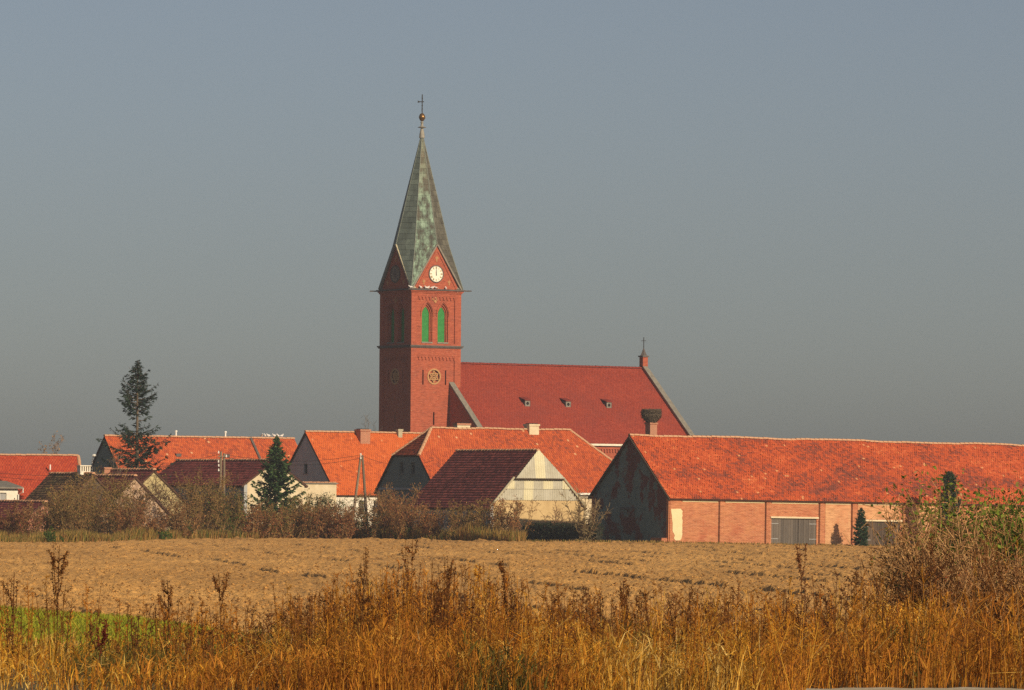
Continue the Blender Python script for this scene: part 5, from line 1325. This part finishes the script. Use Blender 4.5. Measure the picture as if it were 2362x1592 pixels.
# white pigeons
b = MB(); n = 7
prof = [(.01, -.16), (.05, -.13), (.075, -.05), (.08, .03), (.055, .10), (.035, .13)]
vs_, k = [], 0
for i, (rr_, xx_) in enumerate(prof):
    for q in range(n): a = 6.283 * q / n; b.v.append((xx_, rr_ * math.cos(a), .10 + .35 * max(0, xx_) + rr_ * math.sin(a)))
for i in range(len(prof) - 1):
    for q in range(n): b.f.append((i * n + q, i * n + (q + 1) % n, (i + 1) * n + (q + 1) % n, (i + 1) * n + q))
b.f.append(tuple(range(n))); b.lathe([(.005, -.045), (.035, -.03), (.045, 0), (.035, .03), (.005, .045)], (.135, 0, .20), 7)
b.raw([(-.14, -.03, .10), (-.14, .03, .10), (-.30, .05, .07), (-.30, -.05, .07), (-.14, -.03, .085), (-.14, .03, .085), (-.30, .05, .06), (-.30, -.05, .06)], [(0, 1, 2, 3), (7, 6, 5, 4), (0, 4, 5, 1), (1, 5, 6, 2), (2, 6, 7, 3), (3, 7, 4, 0)])
b.raw([(.17, -.01, .2), (.17, .01, .2), (.21, 0, .19), (.17, 0, .185)], [(0, 1, 2), (0, 2, 3), (1, 3, 2), (0, 3, 1)])
for s in (-.03, .03): b.bar((0, s, 0), (0, s, .06), .014)
PIG = b.mesh('pigeon', M['bird'])
def pigeon(p, rz, lab, grp, sc=1.0):
    o = bpy.data.objects.new('pigeon', PIG); COL.objects.link(o); o.location = p; o.rotation_euler = (0, 0, rz); o.scale = (sc,) * 3; tag(o, lab, 'bird', grp)
rp = random.Random(12)
for px in (947, 970, 982, 987, 997, 1005, 1028):
    xl_ = solve_x(CO, TH, px, -.14, ZC); pigeon(loc2w(CO, TH, xl_, -.15, ZC + .12), rp.random() * 6.28, 'white pigeon perched on the ledge under the white clock', 'pigeons on the church ledge', 1.35)
WB = 7.4
for px in (604, 611, 619, 633, 641, 650):
    xl_ = solve_x(LO, TH, px, WB / 2, 8.3); zrb = solve_z(LO, TH, 1009, 9.0, WB / 2); pigeon(loc2w(LO, TH, xl_, WB / 2, zrb + .14), rp.random() * 6.28, 'white pigeon perched on the ridge behind the dense fir', 'pigeons on the long house ridge', 1.25)

# ------------------------------------------------------------------ green crop, foreground weeds and bushes
# young green crop on the near left of the field
def m_crop():
    t = NT('crop_soil'); v = t.coord(); t.color(t.ramp(t.noise(v, 1.5, 6), [(.3, (.17, .15, .04)), (.7, (.20, .23, .03))])); t.rough(.95); return t.m
b = MB(); pp = np.linspace(-950, 738, 50)
for i in range(49):
    ya, yb = np.interp(pp[i:i + 2], cp_px, cp_Y); y0 = 84.0
    b.poly([(px_x(pp[i], y0), y0, .055), (px_x(pp[i + 1], y0), y0, .055), (px_x(pp[i + 1], yb), yb + .6, .055), (px_x(pp[i], ya), ya + .6, .055)])
r = np.random.default_rng(71); n = 90000
crop = b.build('crop_strip', m_crop()); tag(crop, 'bright green young crop at the lower left of the field', 'crop', kind='structure')
pxs = np.where(r.random(n) < .75, r.uniform(-200, 735, n), r.uniform(-930, -200, n)); Ym = np.interp(pxs, cp_px, cp_Y); Yb = 84 + (Ym - 84) * r.random(n) ** .8; x = (pxs - CX) / FPX * Yb
Yb = Yb + 2.6 * (vnoise(x * .9, Yb * .0, 5) - .35) * (Yb > Ym - 8)
dr = (x + .17 * Yb) / .16; x = x + (np.round(dr) - dr) * .16 * .75                                  # drilled rows
keep = vnoise(x * .6, Yb * .25, 17) > .18; x, Yb = x[keep], Yb[keep]; n = len(x)
V, Fs, c = blades(r, x, Yb, np.full(n, .05), .08 + .16 * r.random(n) * (.6 + .8 * vnoise(x * .5, Yb * .2, 18)), .035, pal(r, n, [(.27, .29, .016), (.35, .36, .022), (.19, .22, .014), (.42, .40, .04)], .28), lean=.8)
tag(link('crop_grass', np_mesh('crop_grass', V, Fs, col=c), M['leaf']), 'blades of the young green crop at lower left', 'crop blades', kind='stuff')

# dry weeds on the bank
r = np.random.default_rng(81)
DRY = [(.74, .40, .045), (.68, .33, .03), (.78, .47, .07), (.56, .25, .025), (.46, .20, .024), (.80, .52, .12), (.62, .28, .026)]
DOCK = [(.18, .07, .022), (.25, .10, .028), (.14, .055, .02), (.30, .13, .032)]
hp = np.array([-300, 0, 150, 300, 450, 600, 720, 850, 1200, 1600, 1900, 2050, 2200, 2400, 2700]); hh = np.array([.36, .32, .31, .27, .28, .36, .50, .58, .56, .54, .58, .72, .85, .95, .95])
dens = np.array([.36, .34, .34, .55, .7, .8, 1, 1, 1, 1, 1, 1, 1, 1, 1])
def weed_xy(n, ya=36.0, yb=54.0):
    m_ = int(n * 1.9); pxs = np.where(r.random(m_) < .80, r.uniform(-150, 2520, m_), np.where(r.random(m_) < .5, r.uniform(-1000, -150, m_), r.uniform(2520, 3400, m_)))
    keep = r.random(m_) < np.interp(pxs, hp, dens); pxs = pxs[keep][:n]; Yw = ya + (yb - ya) * r.random(len(pxs)) ** 1.15; x = (pxs - CX) / FPX * Yw
    ok = ~((x > 2.3) & (Yw < 37.9 + .5 * vnoise(x * 3, x * 0, 77))); return pxs[ok], x[ok], Yw[ok]
Vw, F3w, F4w, Cw, base = [], [], [], [], 0
def add(V, Fs, c):
    global base
    Vw.append(V); Cw.append(c)
    for f in Fs: (F4w if f.shape[1] == 4 else F3w).append(f + base)
    base += len(V)
RUSSET = [(.54, .21, .028), (.42, .16, .024), (.60, .26, .034), (.30, .12, .022), (.64, .31, .04)]
STRAW = [(.72, .46, .10), (.66, .38, .06), (.80, .56, .18), (.56, .29, .035)]
MOSS = [(.13, .12, .025), (.17, .14, .03), (.10, .09, .02), (.20, .13, .03)]
def patch_cols(pxs, x, Yw):
    n = len(x); k = vnoise(x * .75, Yw * .28, 14) + .25 * (r.random(n) - .5) + np.interp(pxs, [0, 1900, 2200, 2400], [0, 0, -.22, -.3]); c = pal(r, n, DRY, .3)
    a = k < .52; c[a] = pal(r, a.sum(), RUSSET, .3); a = k > .70; c[a] = pal(r, a.sum(), STRAW, .3)
    g = (vnoise(x * .9 + 7, Yw * .35, 15) + .2 * (r.random(n) - .5) > np.interp(pxs, [0, 250, 650, 800], [.62, .45, .50, .76])); c[g] = pal(r, g.sum(), MOSS, .35)
    return c
pxs, x, Yw = weed_xy(30000)
gap = vnoise(x * 1.5 + 5, Yw * .55, 33); keep = (gap > .30) | (r.random(len(x)) < .35); pxs, x, Yw, gap = pxs[keep], x[keep], Yw[keep], gap[keep]
cl = vnoise(x * 1.2, Yw * .5, 12) * .6 + vnoise(x * 3.1, Yw * 1.2, 13) * .4; H = np.interp(pxs, hp, hh) * (.25 + .65 * r.random(len(x))) * (.40 + 1.15 * cl) * (.6 + .5 * smooth(.25, .5, gap))
wdt = (.006 + .006 * r.random(len(x))) * np.interp(Yw, [36, 54], [.9, 1.2])
bent = r.random(len(x)) < .22
for sel, ln in ((bent, 1.5), (~bent, .5)):
    add(*blades(r, x[sel], Yw[sel], gz(x[sel], Yw[sel]) - .02, H[sel] * (.8 if ln > 1 else 1), wdt[sel], patch_cols(pxs[sel], x[sel], Yw[sel]), lean=ln, segs=3))
# matted tangle of short bent pieces between the upright stems
pt, xt, yt = weed_xy(40000, 36, 52); gp = vnoise(xt * 1.5 + 5, yt * .55, 33); kp_ = gp > .26; pt, xt, yt = pt[kp_], xt[kp_], yt[kp_]; n_ = len(xt)
clt = vnoise(xt * 1.2, yt * .5, 12) * .6 + vnoise(xt * 3.1, yt * 1.2, 13) * .4
Zt = gz(xt, yt) + np.interp(pt, hp, hh) * (.30 + .95 * clt) * r.random(n_) ** .8 * .85
add(*blades(r, xt, yt, Zt, .06 + .16 * r.random(n_), .008 + .006 * r.random(n_), patch_cols(pt, xt, yt), lean=2.2, segs=2))
# broken and fallen stalks
pb, xb, yb = weed_xy(1300, 36.5, 46); Z = gz(xb, yb) + .06 + .30 * r.random(len(xb)) * np.interp(pb, hp, hh) / .5; a = r.random(len(xb)) * 6.28; ln = .12 + .3 * r.random(len(xb))
dv = np.stack([np.cos(a) * ln, np.sin(a) * ln * .4, (r.random(len(xb)) - .35) * ln * 1.1], -1); O_ = np.stack([xb, yb, Z], -1)
V, F = prisms(O_, O_ + dv, .0035, .002); add(V, [F], np.repeat(pal(r, len(xb), STRAW, .25), 6, 0))
# stems with seed heads
def seed_stems(px_, x, Yw, H, cols, nseed, sz, top=.5, sidew=.10):
    n = len(x); lean = r.normal(size=(n, 2)) * .10; Z = gz(x, Yw)
    A = np.stack([x, Yw, Z], -1); B = A + np.stack([lean[:, 0] * H, lean[:, 1] * H, H], -1)
    V, F = prisms(A, B, .0042, .0022); c = pal(r, n, cols, .25); add(V, [F], np.repeat(c, 6, 0))
    # short side branches
    k = 6; t = 1 - top * r.random((n, k)); O = A[:, None] + (B - A)[:, None] * t[..., None]; dv = r.normal(size=(n, k, 3)) * np.array([1, 1, .2]) + np.array([0, 0, 1.1]); dv /= np.linalg.norm(dv, axis=2, keepdims=True)
    E = O + dv * (sidew * 2.2 * (1.15 - t) / .6 * (H / .8)[:, None])[..., None]
    V, F = prisms(O.reshape(-1, 3), E.reshape(-1, 3), .0028, .0015); add(V, [F], np.repeat(np.repeat(c, k, 0), 6, 0))
    bi = r.integers(0, k + 1, (n, nseed)); f = r.random((n, nseed)); ii = np.arange(n)[:, None]
    onb = bi < k; bq = np.minimum(bi, k - 1)
    Pb = O[ii, bq] + (E[ii, bq] - O[ii, bq]) * f[..., None]; Ps = A[:, None] + (B - A)[:, None] * (1 - top * f)[..., None]
    C = np.where(onb[..., None], Pb, Ps) + r.normal(size=(n, nseed, 3)) * .008
    V, F = leaf_quads(C.reshape(-1, 3), sz, r, aspect=.7, up=.6); add(V, [F], np.repeat(np.repeat(c, nseed, 0) * (.7 + .6 * r.random((n * nseed, 1))), 4, 0))
pxs, x, Yw = weed_xy(3400); cl = vnoise(x * 1.3 + 9, Yw * .5, 22); H = np.interp(pxs, hp, hh) * (.65 + .6 * r.random(len(x))) * (.65 + .7 * cl)
H = H * (.55 + .8 * vnoise(x * 2.3, Yw, 44)); seed_stems(pxs, x, Yw, H * .92, DOCK + RUSSET + DRY, 22, .013)
pxs, x, Yw = weed_xy(260, 37, 48); H = np.interp(pxs, hp, hh) * (1.15 + .35 * r.random(len(x)))
seed_stems(pxs, x, Yw, H, DOCK, 60, .018, top=.45)
# wispy taller plants reaching up into the field in loose groups
pw = np.concatenate([c_ + r.normal(size=k_) * s_ for c_, k_, s_ in ((20, 16, 30), (140, 22, 45), (320, 20, 40), (410, 26, 30), (520, 26, 45), (720, 40, 55), (840, 45, 60), (950, 55, 55), (1060, 50, 60), (1190, 30, 50), (1440, 26, 70), (1650, 20, 90), (1860, 20, 60))]); Ywp = 38.5 + 6 * r.random(len(pw)); xw_ = (pw - CX) / FPX * Ywp
hw_ = np.interp(pw, [0, 150, 320, 420, 600, 720, 950, 1190, 1440, 1860], [.72, .80, .62, .66, .62, .80, .98, .88, .72, .74]); seed_stems(pw, xw_, Ywp, hw_ * (.62 + .45 * r.random(len(pw))), DOCK + RUSSET, 46, .015, top=.55, sidew=.07)
pxs, x, Yw = weed_xy(260, 37, 50); H = np.interp(pxs, hp, hh) * (.8 + .5 * r.random(len(x)))
add(*blades(r, x, Yw, gz(x, Yw), H, .011, pal(r, len(x), [(.60, .45, .20), (.52, .36, .14)], .2), lean=.9, segs=3))
V = np.concatenate(Vw); Fs = [np.concatenate(F4w), np.concatenate(F3w)]
tag(link('weeds', np_mesh('weeds', V, Fs, col=np.concatenate(Cw)), M['dry']), 'dense dry golden brown weeds and grasses on the bank', 'weeds', kind='stuff')

# single tall weeds that stand out
def dock(label, px, py_top, Yd, cols, seed, branches=5, nseed=420, wid=.12, py_base=None):
    rr = np.random.default_rng(seed); x = px_x(px, Yd); zg = float(gz(x, Yd)); h = at(px, py_top, Yd).z - zg
    root = empty('dock_plant', (x, Yd, zg)); tag(root, label, 'weed', 'tall weeds standing out of the bank')
    A = [np.array([0, 0, 0.])]; tip = np.array([rr.normal() * .05, 0, h]); S = [(np.zeros(3), tip, .0055)]
    for i in range(branches):
        t = .35 + .55 * rr.random(); o = tip * t; a = rr.choice([-1, 1]); e = o + np.array([a * wid * (.2 + .6 * rr.random()), rr.normal() * .06, (h - o[2]) * (.45 + .6 * rr.random())]); m_ = (o + e) / 2 + np.array([a * .012, 0, -.01]); S += [(o, m_, .004), (m_, e, .003)]
    V, F = prisms([s[0] for s in S], [s[1] for s in S], np.array([s[2] for s in S]), np.array([s[2] * .6 for s in S])); c = np.repeat(pal(rr, len(S), cols, .2), 6, 0)
    link('stem', np_mesh('stem', V, [F], col=c), M['dry'], root)
    C = []
    for s in S:
        k = nseed // len(S)
        f = (.55 + .45 * rr.random(k)) if s[2] > .005 else rr.random(k); C.append(s[0] + (s[1] - s[0]) * f[:, None] + rr.normal(size=(k, 3)) * .009)
    C = np.concatenate(C); V, F = leaf_quads(C, .017, rr, aspect=.75, up=.5); link('seed_head', np_mesh('seed_head', V, [F], col=np.repeat(pal(rr, len(C), cols, .35), 4, 0)), M['dry'], root)['kind'] = 'stuff'
RED = [(.24, .045, .02), (.18, .04, .02)]
dock('many-branched brown dock plant near the left edge against the ploughed field', 137, 1258, 41, DOCK, 1, 8, 700, .13)
dock('tallest reddish brown dock plant at the far left edge', 36, 1320, 41, DOCK, 2, 4, 300)
dock('dark red dock spike in front of the green crop', 226, 1425, 39, RED, 3, 3, 420, .05)
dock('brown seed plume left of the middle, against the ploughed field', 400, 1340, 42, DOCK, 4, 5, 420)
dock('brown branching weed at the right end of the green crop', 520, 1322, 42, DOCK, 5, 6, 480)
dock('tall pale-stemmed weed below the leaning pole', 834, 1262, 40, [(.40, .22, .08), (.24, .11, .035)], 6, 4, 360, .08)
dock('tall brown weed group below the grey gable', 955, 1245, 42, DOCK, 7, 6, 420)
dock('dark upright dock spike below the corrugated gable', 1187, 1288, 40, DOCK, 8, 2, 420, .05)
dock('leaning dark grass plume below the barn gable', 1452, 1340, 41, DOCK, 9, 4, 420, .06)
dock('tall brown dock with pinkish tip in front of the barn gate', 1862, 1256, 41, [(.26, .11, .05), (.2, .08, .03)], 10, 4, 420, .06)
dock('russet weed between the dark spike and the tan shed', 1030, 1285, 41, DOCK, 11, 6, 420)
dock('russet weed just left of the dark dock spike', 1110, 1300, 42, DRY, 12, 5, 420)
# bushes at the right
DEAD = [(.34, .18, .07), (.42, .25, .11), (.24, .12, .05)]
def bank_bush(label, px, Yd, py_top, w, stems, leafc, nleaf, lsize, seed, lean, r0=.010, twigc=DEAD, minr=.0035, spread=.35, segs=6, side=4, tiny=4, wz=None):
    x = px_x(px, Yd); zg = float(gz(x, Yd)); h = at(px, py_top, Yd).z - zg
    shrub('bank_bush', label, px, Yd, h, w, stems, leafc, twigc, nleaf, lsize, 'bushes on the right of the bank', 'bush', seed, r0=r0, minr=minr, lean=lean, spread=spread, segs=segs, side=side, tiny=tiny)
LG = [(.14, .20, .025), (.20, .25, .035), (.10, .15, .02), (.24, .22, .05)]
bank_bush('tangled bare bush leaning left in front of the barn end', 2235, 46, 1185, .8, 70, DEAD, 1300, .026, 201, (-.55, 0), spread=.22, side=2, tiny=2, r0=.009, minr=.0042, segs=5)
bank_bush('second bare leaning bush, just right of the tangled one', 2315, 45, 1200, .8, 70, DEAD, 1300, .026, 207, (-.5, 0), spread=.22, side=2, tiny=2, r0=.009, minr=.0042, segs=5)
bank_bush('leafy yellow-green bush at the right edge', 2378, 62, 1140, 1.2, 40, LG, 30000, .06, 202, (-.05, 0), minr=.005)
bank_bush('yellow-green leafy bush, left neighbour of the one at the edge', 2320, 63, 1150, 1.0, 28, LG + LG + DEAD, 20000, .06, 208, (-.1, 0), minr=.005)
bank_bush('sparse green bush in front of the dark conifer', 2235, 64, 1172, .8, 20, LG + DEAD + DEAD, 5000, .055, 203, (-.15, 0), minr=.005)
bank_bush('brown bare bush in the right corner', 2350, 42, 1290, .8, 44, DEAD + DOCK, 4200, .028, 204, (-.15, 0))
bank_bush('low straw-coloured bush left of the leaning one', 2110, 42, 1400, .6, 30, DRY, 2000, .022, 205, (-.25, 0), twigc=DRY)
bank_bush('rust coloured thicket at the right edge of the bank', 2290, 43, 1330, .8, 36, DEAD + RED, 3600, .028, 206, (-.2, 0))

# ------------------------------------------------------------------ haze over the fields
hz = MB().box(-700, 700, -60, 900, -2.5, 60).build('haze', None) if False else None
def m_haze(d):
    mt = bpy.data.materials.new('haze_air'); mt.use_nodes = True; t = mt.node_tree; t.nodes.clear()
    pv = t.nodes.new('ShaderNodeVolumePrincipled'); pv.inputs['Color'].default_value = (.72, .76, .82, 1); pv.inputs['Density'].default_value = d; pv.inputs['Anisotropy'].default_value = .2
    o = t.nodes.new('ShaderNodeOutputMaterial'); t.links.new(pv.outputs[0], o.inputs['Volume']); return mt
HAZE = 0.00028
if HAZE: tag(MB().box(-700, 700, -60, 900, -4, 60).build('haze', m_haze(HAZE)), 'thin grey autumn haze filling the air over fields and village', 'haze', kind='stuff')
